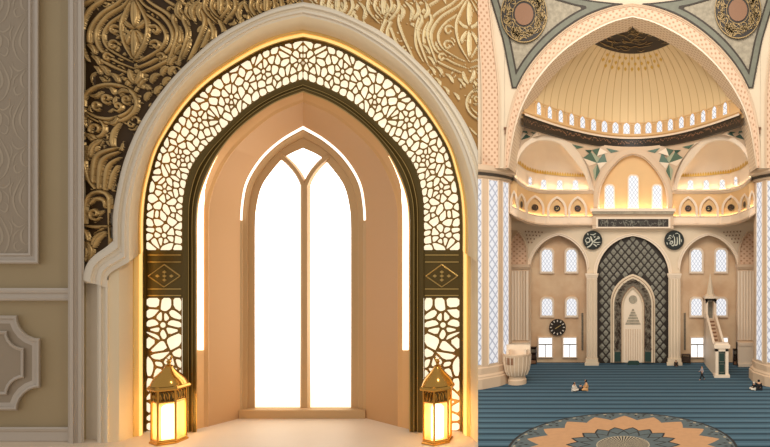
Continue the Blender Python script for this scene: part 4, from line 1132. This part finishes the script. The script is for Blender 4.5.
for nm, c, lab in (('opening_trim', LA, 'raised pointed arch trim around the marble bay with the clock'), ('opening_trim', MA, 'raised pointed arch trim around the mihrab lattice'), ('opening_trim', RA, 'raised pointed arch trim around the marble bay behind the minbar')):
    cx_ = sum(q[0] for q in c)/len(c); ct = min(q[1] for q in c)
    big = [(cx_+(x-cx_)*1.09, y-2.6-(0)) for x, y in c]
    mb = MB(); mb.loft([at(k, d) for k, d in ((big,79.8),(big,79.6),(mixc(big,c,.4),79.6),(mixc(big,c,.5),79.72),(c,79.7),(c,80.0))])
    tag(mb.build(nm, 'stone2', smooth=30), lab, 'arch trim', 'arch trims of the lower facade')

def rect_window(x0, x1, y0, y1, label, frame='stone2', tr=True):
    poly = [(x0, y1), (x0, y0), (x1, y0), (x1, y1)]; e = 1.0; ou_ = [(x0-e, y1+e), (x0-e, y0-e), (x1+e, y0-e), (x1+e, y1+e)]
    mbp = MB(); mbp.prism([poly], 81.2, .05); mbf = MB(); mbf.prism([ou_, poly], 81.0, .3)
    mbb = MB(); xm = (x0+x1)/2; mbb.pbox(xm-.35, xm+.35, y0+6.5, y1, 81.1, .1); mbb.pbox(x0, x1, y0+6, y0+7, 81.1, .1)
    window([('pane', mbp, 'pane_plain'), ('window_frame', mbf, 'stone2'), ('glazing_bar', mbb, 'grey')], label, group='square-topped ground windows', loc=P(x0, y1, 81))
def arc_window(x0, x1, y0, y1, label, group):
    poly = arch_poly((x0+x1)/2, y0, y1, (x1-x0)/2, 4.5); ou_ = arch_poly((x0+x1)/2, y0-2, y1+2, (x1-x0)/2+1.8, 5.5)
    mbp = MB(); mbp.prism([poly], 81.15, .05); mbf = MB(); mbf.prism([ou_, poly], 81.0, .3)
    window([('pane', mbp, 'pane'), ('window_frame', mbf, 'stone2')], label, group=group, loc=P(x0, y1, 81))
for bay, xsn in (('clock bay', ((541.5,552.3),(566.3,576.5))), ('minbar bay', ((691,701.8),(716,726.3)))):
    for j, (x0, x1) in enumerate(xsn):
        near = 'away from' if ((j == 0) == (bay == 'clock bay')) else 'nearer'
        arc_window(x0, x1, 249.5, 271.5, 'upper arched window in the marble %s, %s the mihrab' % (bay, near), 'arched windows of the marble bays')
        arc_window(x0+.2, x1, 298.5, 315.5, 'middle arched window in the marble %s, %s the mihrab' % (bay, near), 'arched windows of the marble bays')
        rect_window(x0-2.8 if bay == 'clock bay' else x0+.3, x1-.4 if bay == 'clock bay' else x1+1.5, 338, 357, 'ground window with grey bars in the marble %s, %s the mihrab' % (bay, near))
# --- slender columns beside the mihrab bay
for x0, x1, lab in ((586.6,597,'slender fluted cream column between the clock bay and mihrab'),(668.6,680.4,'slender fluted cream column between the mihrab and minbar bay')):
    t = empty('slender_column', P((x0+x1)/2, yfloor(79.5), 79.5), lab, 'column', 'slender columns beside the mihrab')
    yf = yfloor(79.2); mb = MB(); mb.pbox(x0, x1, 277, yf, 79.3, .6); mb.build('shaft', 'stone2', t, smooth=0)
    mb = MB(); nfl = 4
    for k in range(nfl):
        xx = x0+1.4+k*(x1-x0-2.8)/(nfl-1); mb.tube([P(xx, 279, 79.3), P(xx, yf-5, 79.3)], .13, 6)
    mb.build('fluting', 'stone', t, smooth=60)
    mb = MB(); mb.pbox(x0-1.2, x1+1.2, 273.5, 275.5, 79.0, .9); mb.pbox(x0-.6, x1+.6, 275.5, 277.5, 79.15, .8); mb.build('capital', 'stone2', t, smooth=0)
    mb = MB(); a = P(x0, yf, 79.2); c_ = P(x1, yf, 79.2)
    mb.box(a.x-.25, c_.x+.25, 78.9, 79.9, 0, .35); mb.box(a.x-.12, c_.x+.12, 79.05, 79.9, .35, .9); mb.build('base', 'stone', t, smooth=0)
# --- wide fluted pilasters with blind lattice arches
for right in (0, 1):
    t = empty('fluted_pilaster', P(*mir([(519, 363)], right)[0], 78.5), 'wide fluted pilaster with pierced blind arch beside the %s pier' % ('pulpit' if not right else 'minbar'), 'pilaster', 'wide fluted pilasters')
    D = 78.6; yf = yfloor(D)
    xa, xb = (508, 528.5) if not right else (737.5, 758)
    mb = MB(); mb.pbox(xa, xb, 266, yf, D, 1.2); mb.build('shaft', 'stone3', t, smooth=0)
    mb = MB()
    for k in range(7): xx = xa+1.5+k*(xb-xa-3)/6; mb.tube([P(xx, 271, D), P(xx, 340, D)], .2, 6)
    mb.build('fluting', 'stone2', t, smooth=60)
    mb = MB(); mb.pbox(xa-.5, xb+.8, 264.5, 267.5, D-.3, 1.4); mb.pbox(xa, xb+.3, 267.5, 269, D-.15, 1.3); mb.build('capital', 'stone3', t, smooth=0)
    mb = MB(); a = P(xa, yf, D); c_ = P(xb, yf, D); mb.box(a.x, c_.x, D-.5, D+1, 0, 2.9); mb.box(a.x, c_.x+.1, D-.6, D+1, 2.9, 3.3); mb.box(a.x, c_.x+.1, D-.65, D+1, 0, .4); mb.build('base', 'stone2', t, smooth=0)
    xc = (509.5+526)/2 if not right else 748.5
    ap = arch_poly(xc, 232.5, 264.5, 8.6, 22); ao = arch_poly(xc, 231, 264.5, 9.6, 23)
    mb = MB(); mb.prism([ap], 79.3, .3); mb.build('blind_arch', 'lat_arch', t, smooth=0)
    mb = MB(); mb.prism([ao, ap], 79.1, .5); mb.build('blind_arch_rim', 'rose' if 0 else 'stone3', t, smooth=0)
# drilled ornament by the outer side of each lower arch
for right in (0, 1):
    mb = MB()
    for j in range(5):
        for k in range(6-j):
            x = 525.5+k*3.3+j*1.0; y = 231.5+j*3.6+(k*.15)
            if x > 546-j*4.5+0: continue
            q = mir([(x-.8, y), (x, y-1.0), (x+.8, y), (x, y+1.0)], right); mb.prism([q], 79.72, .05)
    tag(mb.build('drilled_ornament', 'rose', smooth=0), 'cluster of drilled dark lozenges beside the arch on the %s' % shelflabel[right], 'ornament', 'drilled lozenge clusters')

# --- mihrab
t = empty('mihrab', P(633, 363, 80.5), 'tall mihrab with dark diamond lattice surround and pale inner niche', 'mihrab')
MAi = [(q[0], q[1]) for q in MA]
def in_arch(x, y, xc, yt, ysp, w_):
    if y > ysp: return abs(x-xc) < w_
    if y < yt: return False
    h = pointed(w_, ysp-yt, n=40); return abs(x-xc) < np.interp(y-yt, [q[1] for q in h], [q[0] for q in h])
mb = MB(); mb.prism([[(597.3, 363)]+[(q[0], q[1]) for q in MA]+[(668.3, 363)]], 80.4, .3); mb.build('lattice_ground', 'dark', t, smooth=0)
mb = MB(); px_, py_ = 7.7, 9.0
for r_ in range(0, 30):
    for k in range(-6, 7):
        x = 632.8+k*px_+(px_/2 if r_ % 2 else 0); y = 238.5+r_*py_/2
        if y > 360: continue
        if not in_arch(x, y, 632.8, 237.5, 276, 34.6): continue
        if in_arch(x, y, 632.8, 272, 303, 22.6): continue
        a, b_ = px_/2-1.15, py_/2-1.3
        c0 = P(x, y, 80.3); q = [P(x-a, y, 80.4), P(x-a*.35, y-b_*.75, 80.4), P(x, y-b_, 80.4), P(x+a*.35, y-b_*.75, 80.4), P(x+a, y, 80.4), P(x+a*.35, y+b_*.75, 80.4), P(x, y+b_, 80.4), P(x-a*.35, y+b_*.75, 80.4)]
        b0 = mb.add([c0]+q)
        for i in range(8): mb.face((b0, b0+1+i, b0+1+(i+1) % 8))
mb.build('lattice_diamonds', 'grey', t, smooth=0)
def nich(w_, yt, ysp): return lowarch(632.8, yt, ysp, w_, w_)
def nb(w_, yt, ysp): c = nich(w_, yt, ysp); return [(c[0][0], 362.5)]+c+[(c[-1][0], 362.5)]
bands = [(22.4,274,303,80.3,'stone'),(20.8,276,304,80.1,'rose'),(20.2,276.7,304,80.0,'stone'),(18.6,278.5,305,80.0,'script_band'),(11.8,286,307,80.05,'rose'),(11.2,286.8,307,80.0,'stone'),(9.6,289,308,80.2,'stone2')]
for i in range(len(bands)-1):
    w0 = bands[i]; w1 = bands[i+1]
    mb = MB(); mb.loft([at(nb(*w0[:3]), w0[3]), at(nb(*w1[:3]), w1[3])]); mb.build(['outer_frame','frame_line','frame_fillet','script_band','inner_line','inner_frame'][i], w0[4], t, smooth=0)
mb = MB(); mb.loft([at(nb(9.6,289,308), 80.2), at(nb(9.5,289.2,308), 80.36)]); mb.build('niche_reveal', 'stone', t, smooth=0)
mb = MB(); mb.prism([nb(10,288,308)], 80.34, .04); mb.build('niche_back', 'stone2', t, smooth=0)
for sg in (-1, 1): mb = MB(); mb.pbox(632.8+sg*15.2-3, 632.8+sg*15.2+3, 352, 361.5, 79.95, .1); mb.build('plinth', 'green_door', t, smooth=0)
mb = MB(); r3 = random.Random(6)
for k in range(230):
    s_ = r3.random()
    if s_ < .72:
        sg = r3.choice((-1, 1)); x = 632.8+sg*r3.uniform(12.6, 18); y = r3.uniform(303, 350)
        ribbon(mb, [(x+r3.uniform(-1, 1), y-1.3), (x+r3.uniform(-1.2, 1.2), y), (x+r3.uniform(-1, 1), y+1.3)], .5, 79.9)
    else:
        a = r3.uniform(.15, PI-.15); w_ = r3.uniform(13.2, 17); x = 632.8+w_*math.cos(a); y = 303-(w_+6)*math.sin(a)
        ribbon(mb, [(x-1, y+r3.uniform(-.8, .8)), (x, y+r3.uniform(-.8, .8)), (x+1, y)], .5, 79.9)
mb.build('band_script', 'wood', t, smooth=0)
# niche ornaments
mb = MB()
mb.prism([[(633+4.2*math.cos(u), 299.5+4.2*math.sin(u)) for u in np.linspace(0, 2*PI, 20, endpoint=False)]], 80.27, .06); mb.build('niche_roundel', 'spandrel', t, smooth=0)
mb = MB()
for k in range(6):
    w_ = .8+k*1.25; y = 309+k*2.7; mb.prism([[(633-w_-.6, y+2), (633-w_, y), (633+w_, y), (633+w_+.6, y+2)]], 80.27, .06)
mb.build('tiered_ornament', 'spandrel', t, smooth=0)
mb = MB()
for k in range(7): xx = 626+k*2.33; mb.tube([P(xx, 329, 80.32), P(xx, 360, 80.32)], .06, 5)
mb.build('reeded_dado', 'stone3', t, smooth=60)
# low items in front of the mihrab
mb = MB(); a = P(628, 360, 79.6); c_ = P(639, 360, 79.6); mb.box(a.x, c_.x, 79.3, 79.8, 0, .45); mb.box(a.x+.1, c_.x-.1, 79.35, 79.75, .45, .55)
tag(mb.build('low_bench', 'green_door', smooth=0), 'low dark green bench at the foot of the mihrab niche', 'bench')

# --- calligraphy roundels
def roundel(xc, yc, r_, label, scr, name='calligraphy_roundel'):
    t = empty(name, P(xc, yc+r_, 79.6), label, 'roundel', 'black calligraphy roundels beside the mihrab arch')
    cir = lambda k: [(xc+k*math.cos(u), yc+k*math.sin(u)) for u in np.linspace(0, 2*PI, 40, endpoint=False)]
    mb = MB(); mb.prism([cir(r_)], 79.5, .3); mb.build('disc', M['disc_black'], t, smooth=0)
    mb = MB(); mb.prism([cir(r_), cir(r_-.5)], 79.42, .1); mb.build('rim', 'dark_line', t, smooth=0)
    mb = MB()
    for pts, w_ in scr: n_ = 14; ribbon(mb, [(xc+x, yc+y) for x, y in interp(pts, n_)], taper(n_, w_, .45), 79.45)
    mb.build('script', 'silver', t, smooth=0)
M['disc_black'] = mat('black_green_lacquer', (26,32,28), .35)
muh = [([(8.3,1.8),(4,2.4),(.5,1.6),(-.5,3.2),(-3,6),(-6.2,7.2),(-7,6)],1.3), ([(-.2,2),(-1,-1),(-2.3,-4)],1.5), ([(.6,3.6),(2.6,5),(4,6.4)],1.2), ([(5.6,-2.4),(3.2,-.6),(.6,1.2)],1.2), ([(4.6,-3),(6,-3.4),(6.6,-1.8),(5,-1.4)],1.0),
       ([(-7,-1),(-5,-2.4),(-2.8,-1),(-3,1.6),(-5.6,2.2),(-7,.8),(-7,-1)],1.1), ([(-6.2,2.2),(-5.4,4.4)],.8), ([(-5,-7),(-4.4,-5)],1), ([(-2.4,-6),(.6,-5.4),(3.4,-7)],.8), ([(1,-4.6),(2,-2.6),(2.6,-4.6)],.7), ([(4,5),(5.6,4.2),(7,4.4)],.8)]
alh = [([(5.2,-6),(5.4,-1),(5.4,4.6)],1.3), ([(2.8,-3.6),(3.2,1),(2.8,4.2),(1.2,5),(0,3.6)],1.3), ([(.2,-4),(.4,0),(.2,4),(-1.4,5.6),(-3,4.4)],1.3), ([(-2.6,4.8),(-4.2,2.4),(-2.2,.8),(-1.6,2.4),(-3.2,4),(-5,3.2)],1.1),
       ([(-7,-1),(-5,-2.6),(-3,-1.6)],.8), ([(-5.4,-3.6),(-4,-4.8),(-2.6,-3.8)],.8), ([(1,-6.4),(3,-7),(4.4,-6)],.7), ([(-7.4,2),(-6.6,4.4)],.8), ([(-1.6,-2.4),(-.4,-5.6)],.7), ([(7,-1),(7.4,2)],.7), ([(-6,0),(-3.6,-.2)],.7)]
roundel(592.6, 240.2, 9.7, 'black calligraphy roundel above the column next to the clock bay', muh)
roundel(674.2, 240.2, 9.9, 'black calligraphy roundel above the column next to the minbar bay', alh)
# --- clock
t = empty('wall_clock', P(557.4, 335, 81.1), 'round dark wall clock with pale hour marks between arched and square windows', 'clock')
cir = lambda k: [(557.4+k*math.cos(u), 327.4+k*math.sin(u)) for u in np.linspace(0, 2*PI, 40, endpoint=False)]
mb = MB(); mb.prism([cir(8.3)], 80.95, .3); mb.build('face', 'dark', t, smooth=0)
mb = MB()
for k in range(12):
    a = k*PI/6; u = (math.sin(a), -math.cos(a)); v = (u[1], -u[0]); c0 = (557.4+6.4*u[0], 327.4+6.4*u[1])
    mb.prism([[(c0[0]+u[0]*1.1+v[0]*.5, c0[1]+u[1]*1.1+v[1]*.5), (c0[0]+u[0]*1.1-v[0]*.5, c0[1]+u[1]*1.1-v[1]*.5), (c0[0]-u[0]*.9-v[0]*.45, c0[1]-u[1]*.9-v[1]*.45), (c0[0]-u[0]*.9+v[0]*.45, c0[1]-u[1]*.9+v[1]*.45)]], 80.27, .06)
mb.build('hour_mark', 'cloth_pale', t, smooth=0)
for nm, pt, w_ in (('hour_hand', (-2.2, 1.4), .8), ('minute_hand', (3.4, -2.2), .7)):
    mb = MB(); bar(mb, [(557.4, 327.4), (557.4+pt[0], 327.4+pt[1])], w_, 80.82, .04); mb.build(nm, 'gold', t, smooth=0)

# --- minbar
D = 73.0
t = empty('minbar', P(716, yfloor(72), 74), 'tall cream minbar with pointed spire, long stairs and dark green gate', 'minbar')
gx0, gx1 = P(715.5, 0, 71.2).x, P(728.5, 0, 71.2).x; Dg = 71.2
zt = lambda y, D: EZ+(CY-y)*D/F
mb = MB(); mb.box(gx0-.15, gx1+.15, Dg-.15, Dg+1.2, 0, .35); mb.box(gx0, gx0+.38, Dg, Dg+.9, .35, 3.6); mb.box(gx1-.38, gx1, Dg, Dg+.9, .35, 3.6); mb.box(gx0, gx1, Dg, Dg+.9, 3.3, 3.7)
mb.box(gx0-.2, gx1+.2, Dg-.15, Dg+1.05, 3.7, 4.15); mb.box(gx0-.05, gx1+.05, Dg-.05, Dg+.95, 4.15, 4.35); mb.build('gate', 'stone2', t, smooth=0)
mb = MB(); mb.box(gx0+.38, gx1-.38, Dg+.2, Dg+.35, .35, 3.3); mb.build('door', 'green_door', t, smooth=0)
mb = MB()
for z0, z1 in ((.6,1.7),(1.95,3.1)):
    for x0, x1, za, zb in ((gx0+.45, gx1-.45, z0, z0+.05), (gx0+.45, gx1-.45, z1-.05, z1), (gx0+.45, gx0+.5, z0, z1), (gx1-.5, gx1-.45, z0, z1)): mb.box(x0, x1, Dg+.15, Dg+.22, za, zb)
mb.build('door_moulding', 'grey', t, smooth=0)
# stair run from gate back/up to the pavilion
px0, px1, Dp = P(705.5, 0, 79.3).x, P(716.5, 0, 79.3).x, 79.3; zp = zt(319, Dp)
ns = 14
mb = MB(); sd = MB(); par = MB()
for k in range(ns):
    u0, u1 = k/ns, (k+1)/ns; Da, Db = Dg+1+(Dp-Dg-1)*u0, Dg+1+(Dp-Dg-1)*u1
    xa = gx0+.35+(px0+.2-gx0-.35)*u0; xb = gx1-.35+(px1-.3-gx1+.35)*u0; zs = .35+(zp-.35)*u1
    mb = MB(); mb.box(xa, xb, Da, Db+.02, 0, zs); mb.build('step', 'stone3', t, smooth=0)
for k in range(ns):
    u0 = k/ns; Da = Dg+1+(Dp-Dg-1)*u0; xa = gx0+.45+(px0+.2-gx0-.35)*u0; xb = gx1-.45+(px1-.3-gx1+.35)*u0; z0_ = .35+(zp-.35)*u0
    mb = MB(); mb.box(xa, xb, Da-.03, Da, z0_+.02, z0_+(zp-.35)/ns*.55); mb.build('riser', 'rose', t, smooth=0)
for nm, g, p_ in (('side_wall', gx0, px0), ('side_wall', gx1-.35, px1-.35)):
    mb = MB(); rows = []
    for (xx, dd, zz) in ((g, Dg+.8, 1.0+2.3), (p_, Dp, zp+.9)): rows.append([Vector((xx, dd, 0)), Vector((xx, dd, zz)), Vector((xx+.3, dd, zz)), Vector((xx+.3, dd, 0))])
    mb.grid(rows); mb.build(nm, 'stone2', t, smooth=0)
# pavilion and spire
mb = MB(); h0 = zp; h1 = zt(298.5, Dp)
for xx in (px0, px1-.35):
    for dd in (Dp, Dp+1.25): mb.box(xx, xx+.35, dd, dd+.35, 0, h1)
mb.box(px0, px1, Dp, Dp+1.6, 0, h0); mb.box(px0, px1, Dp, Dp+1.6, h1-.35, h1); mb.box(px0-.15, px1+.15, Dp-.15, Dp+1.75, h1, h1+.3)
mb.prism([[(705.6,299),(716.4,299),(716.4,304),(714,301.5),(711,300.6),(708,301.5),(705.6,304)]], Dp, .3)
mb.build('pavilion', 'stone2', t, smooth=0)
mb = MB(); mb.box(px0+.2, px1-.2, Dp+1.4, Dp+1.5, h0, h1); mb.build('pavilion_back', 'grey', t, smooth=0)
mb = MB(); pc = ((px0+px1)/2, Dp+.8, h1+.3); ht = zt(273.5, Dp)-h1-.3; mb.lathe(pc, [(.78,0),(.7,.25),(.55,.3),(.28,ht*.6),(.06,ht*.96),(.01,ht)], 8, PI/8, PI/8+2*PI); mb.build('spire', 'stone', t, smooth=20)

# --- kursi / pulpit by the near pier
D = 68.0; c0 = Vector(((517.2-CX)*D/F, D, 0)); pxm = D/F
t = empty('preacher_pulpit', c0, 'low bowl-shaped cream pulpit on round foot beside the backlit pier', 'pulpit')
mb = MB(); mb.lathe(tuple(c0), [(0,0),(9.2*pxm,0),(9.2*pxm,.5),(8.2*pxm,.65),(8*pxm,1.0)], 20); mb.build('base', 'stone3', t, smooth=25)
mb = MB(); mb.lathe(tuple(c0), [(8*pxm,.9),(10*pxm,1.1),(12*pxm,1.7),(13.2*pxm,2.5),(13.6*pxm,3.4),(13.8*pxm,3.45),(13.8*pxm,3.65),(13.2*pxm,3.7),(12.8*pxm,3.3),(0,3.2)], 20); mb.build('bowl', 'stone3', t, smooth=40)
mb = MB()
for k in range(20):
    a = 2*PI*k/20; mb.tube([(c0.x+r_*pxm*math.cos(a), c0.y+r_*pxm*math.sin(a), z) for r_, z in ((10.1,1.1),(12.1,1.7),(13.3,2.5),(13.7,3.4))], .05, 5)
mb.build('rib', 'stone2', t, smooth=60)['kind'] = 'stuff'
mb = MB(); mb.box(c0.x-1.5, c0.x+1.5, c0.y+.4, c0.y+.7, 3.2, 4.6); mb.box(c0.x-1.2, c0.x-.9, c0.y-.6, c0.y+.5, 3.2, 4.1); mb.box(c0.x+.9, c0.x+1.2, c0.y-.6, c0.y+.5, 3.2, 4.1); mb.build('seat', 'stone2', t, smooth=0)
mb = MB(); mb.lathe(tuple(c0), [(13.5*pxm,1.9+.6),(13.75*pxm,3.3)], 4, -PI/2-.75, -PI/2-.1); mb.build('front_panel', 'rose', t, smooth=30)

# --- dark shelves
def shelf(x0, x1, y0, D, label, rows=3):
    a = P(x0, 0, D); c_ = P(x1, 0, D); zt_ = zt(y0, D); t = empty('bookshelf', ((a.x+c_.x)/2, D+.2, 0), label, 'bookshelf', 'dark bookshelves along the marble wall')
    mb = MB(); mb.box(a.x, a.x+.08, D, D+.5, 0, zt_); mb.box(c_.x-.08, c_.x, D, D+.5, 0, zt_); mb.box(a.x, c_.x, D+.45, D+.5, 0, zt_)
    for k in range(rows+1): z = .02+(zt_-.1)*k/rows; mb.box(a.x, c_.x, D, D+.5, z, z+.08)
    mb.build('cabinet', 'wood', t, smooth=0)
    for k in range(rows):
        z = .1+(zt_-.1)*k/rows; mb = MB(); mb.box(a.x+.12, c_.x-.12, D+.12, D+.4, z, z+(zt_/rows)*.5); mb.build('shelf_contents', ['rose', 'wood', 'script_band'][k % 3], t, smooth=0)['kind'] = 'stuff'
shelf(527.3, 536.3, 347, 79.9, 'dark wooden bookshelf beside the fluted pilaster near the pulpit')
shelf(733.4, 741, 349, 79.2, 'dark wooden bookshelf between the minbar gate and fluted pilaster')
t = empty('reading_table', P(686.5, 363, 80), 'small dark wooden table with shelf under it beside the slender column', 'table')
a = P(682, 0, 80.2); c_ = P(690.5, 0, 80.2); mb = MB(); mb.box(a.x, c_.x, 80.0, 80.9, 1.2, 1.32); mb.build('tabletop', 'wood', t, smooth=0)
for xx in (a.x, c_.x-.1):
    for dd in (80.0, 80.8): mb = MB(); mb.box(xx, xx+.1, dd, dd+.1, 0, 1.2); mb.build('leg', 'wood', t, smooth=0)
mb = MB(); mb.box(a.x+.1, c_.x-.1, 80.1, 80.8, .3, .95); mb.build('drawer_box', 'wood', t, smooth=0)
# slim radiators / panels in bays
for x0, lab in ((581.5, 'slim grey vertical board on the marble wall of the clock bay'), (684, 'slim grey vertical board on the marble wall of the minbar bay')):
    mb = MB(); mb.pbox(x0, x0+1.8, 313, 350, 81.15, .2); tag(mb.build('vertical_board', 'script_band', smooth=0), lab, 'board', 'slim boards on the marble walls')

# --- people
def skinned(name, joints, edges, m, parent, sub=1, root=0):
    me = bpy.data.meshes.new(name); me.from_pydata([j[0] for j in joints], edges, []); o = bpy.data.objects.new(name, me); C.objects.link(o)
    md = o.modifiers.new('skin', 'SKIN'); 
    if not me.skin_vertices: me.skin_vertices.new()
    for i, j in enumerate(joints):
        me.skin_vertices[0].data[i].radius = (j[1], j[1]); me.skin_vertices[0].data[i].use_root = (i == root)
    sb = o.modifiers.new('sub', 'SUBSURF'); sb.levels = sub; sb.render_levels = sub
    me.materials.append(m if not isinstance(m, str) else M[m])
    dg = bpy.context.evaluated_depsgraph_get(); ev = o.evaluated_get(dg); nm = bpy.data.meshes.new_from_object(ev); o.modifiers.clear(); o.data = nm
    nm.polygons.foreach_set('use_smooth', [True]*len(nm.polygons))
    if parent: o.parent = parent; o.matrix_parent_inverse = parent.matrix_basis.inverted()
    return o
def place(pts, loc, ang, sc=1.0):
    c_, s_ = math.cos(ang), math.sin(ang)
    return [((loc[0]+sc*(p[0]*c_-p[1]*s_), loc[1]+sc*(p[0]*s_+p[1]*c_), loc[2]+sc*p[2]), r_*sc) for p, r_ in pts]
def walker(loc, ang, label):
    t = empty('person', loc, label, 'person')
    # faces local +x
    body = [((0,0,.95),.13),((0,0,1.2),.14),((0,0,1.42),.13),((0,0,1.53),.055),((.01,0,1.64),.095),((.02,0,1.73),.07),
            ((0,.1,.9),.09),((.16,.1,.5),.065),((.28,.1,.07),.045),((.42,.1,.03),.035),((0,-.1,.9),.09),((-.1,-.1,.5),.065),((-.38,-.1,.12),.045),((-.28,-.1,.03),.035),
            ((0,.19,1.4),.055),((-.1,.24,1.12),.042),((.06,.25,.9),.034),((.1,.25,.82),.03),((0,-.19,1.4),.055),((.1,-.24,1.14),.042),((.3,-.22,1.02),.034),((.37,-.22,1.0),.03)]
    ed = [(0,1),(1,2),(2,3),(3,4),(4,5),(0,6),(6,7),(7,8),(8,9),(0,10),(10,11),(11,12),(12,13),(2,14),(14,15),(15,16),(16,17),(2,18),(18,19),(19,20),(20,21)]
    skinned('body', place(body, loc, ang), ed, 'skin', t)
    sh = [((0,0,.98),.16),((0,0,1.2),.165),((0,0,1.42),.15),((0,.19,1.41),.075),((-.1,.24,1.12),.058),((.05,.25,.92),.045),((0,-.19,1.41),.075),((.1,-.24,1.14),.058),((.28,-.22,1.03),.045)]
    skinned('shirt', place(sh, loc, ang), [(0,1),(1,2),(2,3),(3,4),(4,5),(2,6),(6,7),(7,8)], 'shirt', t)
    tr_ = [((0,0,.95),.15),((0,.1,.86),.11),((.16,.1,.5),.085),((.27,.1,.12),.065),((0,-.1,.86),.11),((-.1,-.1,.5),.085),((-.36,-.1,.16),.065)]
    skinned('trousers', place(tr_, loc, ang), [(0,1),(1,2),(2,3),(0,4),(4,5),(5,6)], 'cloth_dark', t)
    skinned('hair', place([((-.02,0,1.68),.1),((-.01,0,1.75),.085)], loc, ang), [(0,1)], 'cloth_dark', t)
def sitter(loc, ang, label, top, skirt, head, sc=1.0):
    t = empty('person', loc, label, 'person')
    body = [((0,0,.14),.15),((.03,0,.36),.13),((.06,0,.58),.12),((.09,0,.69),.05),((.12,0,.80),.095),((.13,0,.89),.07),
            ((.12,.14,.12),.09),((.46,.26,.16),.07),((.34,.0,.06),.05),((.12,-.14,.12),.09),((.46,-.26,.16),.07),((.34,.05,.06),.05),
            ((.06,.18,.56),.055),((.14,.24,.34),.043),((.36,.14,.28),.035),((.06,-.18,.56),.055),((.14,-.24,.34),.043),((.36,-.14,.28),.035)]
    ed = [(0,1),(1,2),(2,3),(3,4),(4,5),(0,6),(6,7),(7,8),(0,9),(9,10),(10,11),(2,12),(12,13),(13,14),(2,15),(15,16),(16,17)]
    skinned('body', place(body, loc, ang, sc), ed, 'skin', t)
    tp = [((0,0,.2),.19),((.03,0,.38),.16),((.06,0,.58),.15),((.06,.19,.57),.075),((.14,.25,.34),.06),((.32,.16,.29),.048),((.06,-.19,.57),.075),((.14,-.25,.34),.06),((.32,-.16,.29),.048)]
    skinned('top_garment', place(tp, loc, ang, sc), [(0,1),(1,2),(2,3),(3,4),(4,5),(2,6),(6,7),(7,8)], top, t)
    sk = [((0,0,.16),.2),((.12,.15,.14),.13),((.46,.27,.16),.1),((.3,.0,.09),.09),((.12,-.15,.14),.13),((.46,-.27,.16),.1),((.3,.04,.09),.09)]
    skinned('skirt', place(sk, loc, ang, sc), [(0,1),(1,2),(2,3),(0,4),(4,5),(5,6)], skirt, t)
    skinned('headscarf', place([((.05,0,.66),.1),((.09,0,.79),.115),((.1,0,.89),.09)], loc, ang, sc), [(0,1),(1,2)], head, t)
def gp(x, y): D = EZ*F/(y-CY); return Vector(((x-CX)*D/F, D, 0.0))
walker(gp(702, 380), PI+.2, 'person in pale shirt and dark trousers walking near the minbar gate')
sitter(gp(573.5, 391), -.6, 'seated person in pale clothes with black headscarf on the open carpet', 'cloth_pale', 'cloth_pale', 'cloth_dark', 1.15)
sitter(gp(587, 390.5), PI+.3, 'seated person in tan top and dark headscarf leaning on open carpet', 'cloth_tan', 'cloth_tan', 'cloth_dark', 1.4)
sitter(gp(580.5, 391), PI/2, 'seated person wrapped in dark blue grey between two others on carpet', 'cloth_blue', 'cloth_dark', 'cloth_blue', .95)
sitter(gp(754.5, 390), PI+.2, 'seated person in grey with white scarf beside the minbar-side pier base', 'cloth_dark', 'cloth_pale', 'cloth_pale', 1.1)
sitter(gp(759, 390.5), PI/2, 'seated person in black leaning against the minbar-side pier base', 'cloth_dark', 'cloth_dark', 'cloth_dark', 1.4)
sitter(gp(676, 366), -PI/2, 'seated person in black at the foot of the slender column', 'cloth_dark', 'cloth_dark', 'cloth_dark', 1.0)

# ================================================================== LIGHT
w_ = bpy.data.worlds.new('world'); bpy.context.scene.world = w_; w_.use_nodes = True
w_.node_tree.nodes['Background'].inputs[0].default_value = (1.0, .93, .85, 1); w_.node_tree.nodes['Background'].inputs[1].default_value = .46
def area_light(name, loc, target, size, power, col):
    l = bpy.data.lights.new(name, 'AREA'); l.size = size; l.energy = power; l.color = col; o = bpy.data.objects.new(name, l); C.objects.link(o)
    o.location = loc; o.rotation_euler = (Vector(target)-Vector(loc)).to_track_quat('-Z', 'Y').to_euler(); return o
area_light('hall_overhead_fill', (0, 30, 50), (0, 80, 8), 24, 19000, (1, .93, .83))  # unseen overhead fill added to light the hall evenly
area_light('hall_side_fill', (-27, 48, 9), (2, 72, 30), 8, 3000, (1, .9, .76))  # added side fill hidden behind the niche wall, aimed at dome and soffit
area_light('hall_side_fill', (25, 48, 9), (-2, 72, 30), 8, 3000, (1, .9, .76))  # matching added fill, out of view on the right
area_light('niche_fill', (-.5, 2.6, 18.0), (-1.75, 5, 17.4), .5, 36, (1, .88, .7))  # added light out of view, brightens the right relief
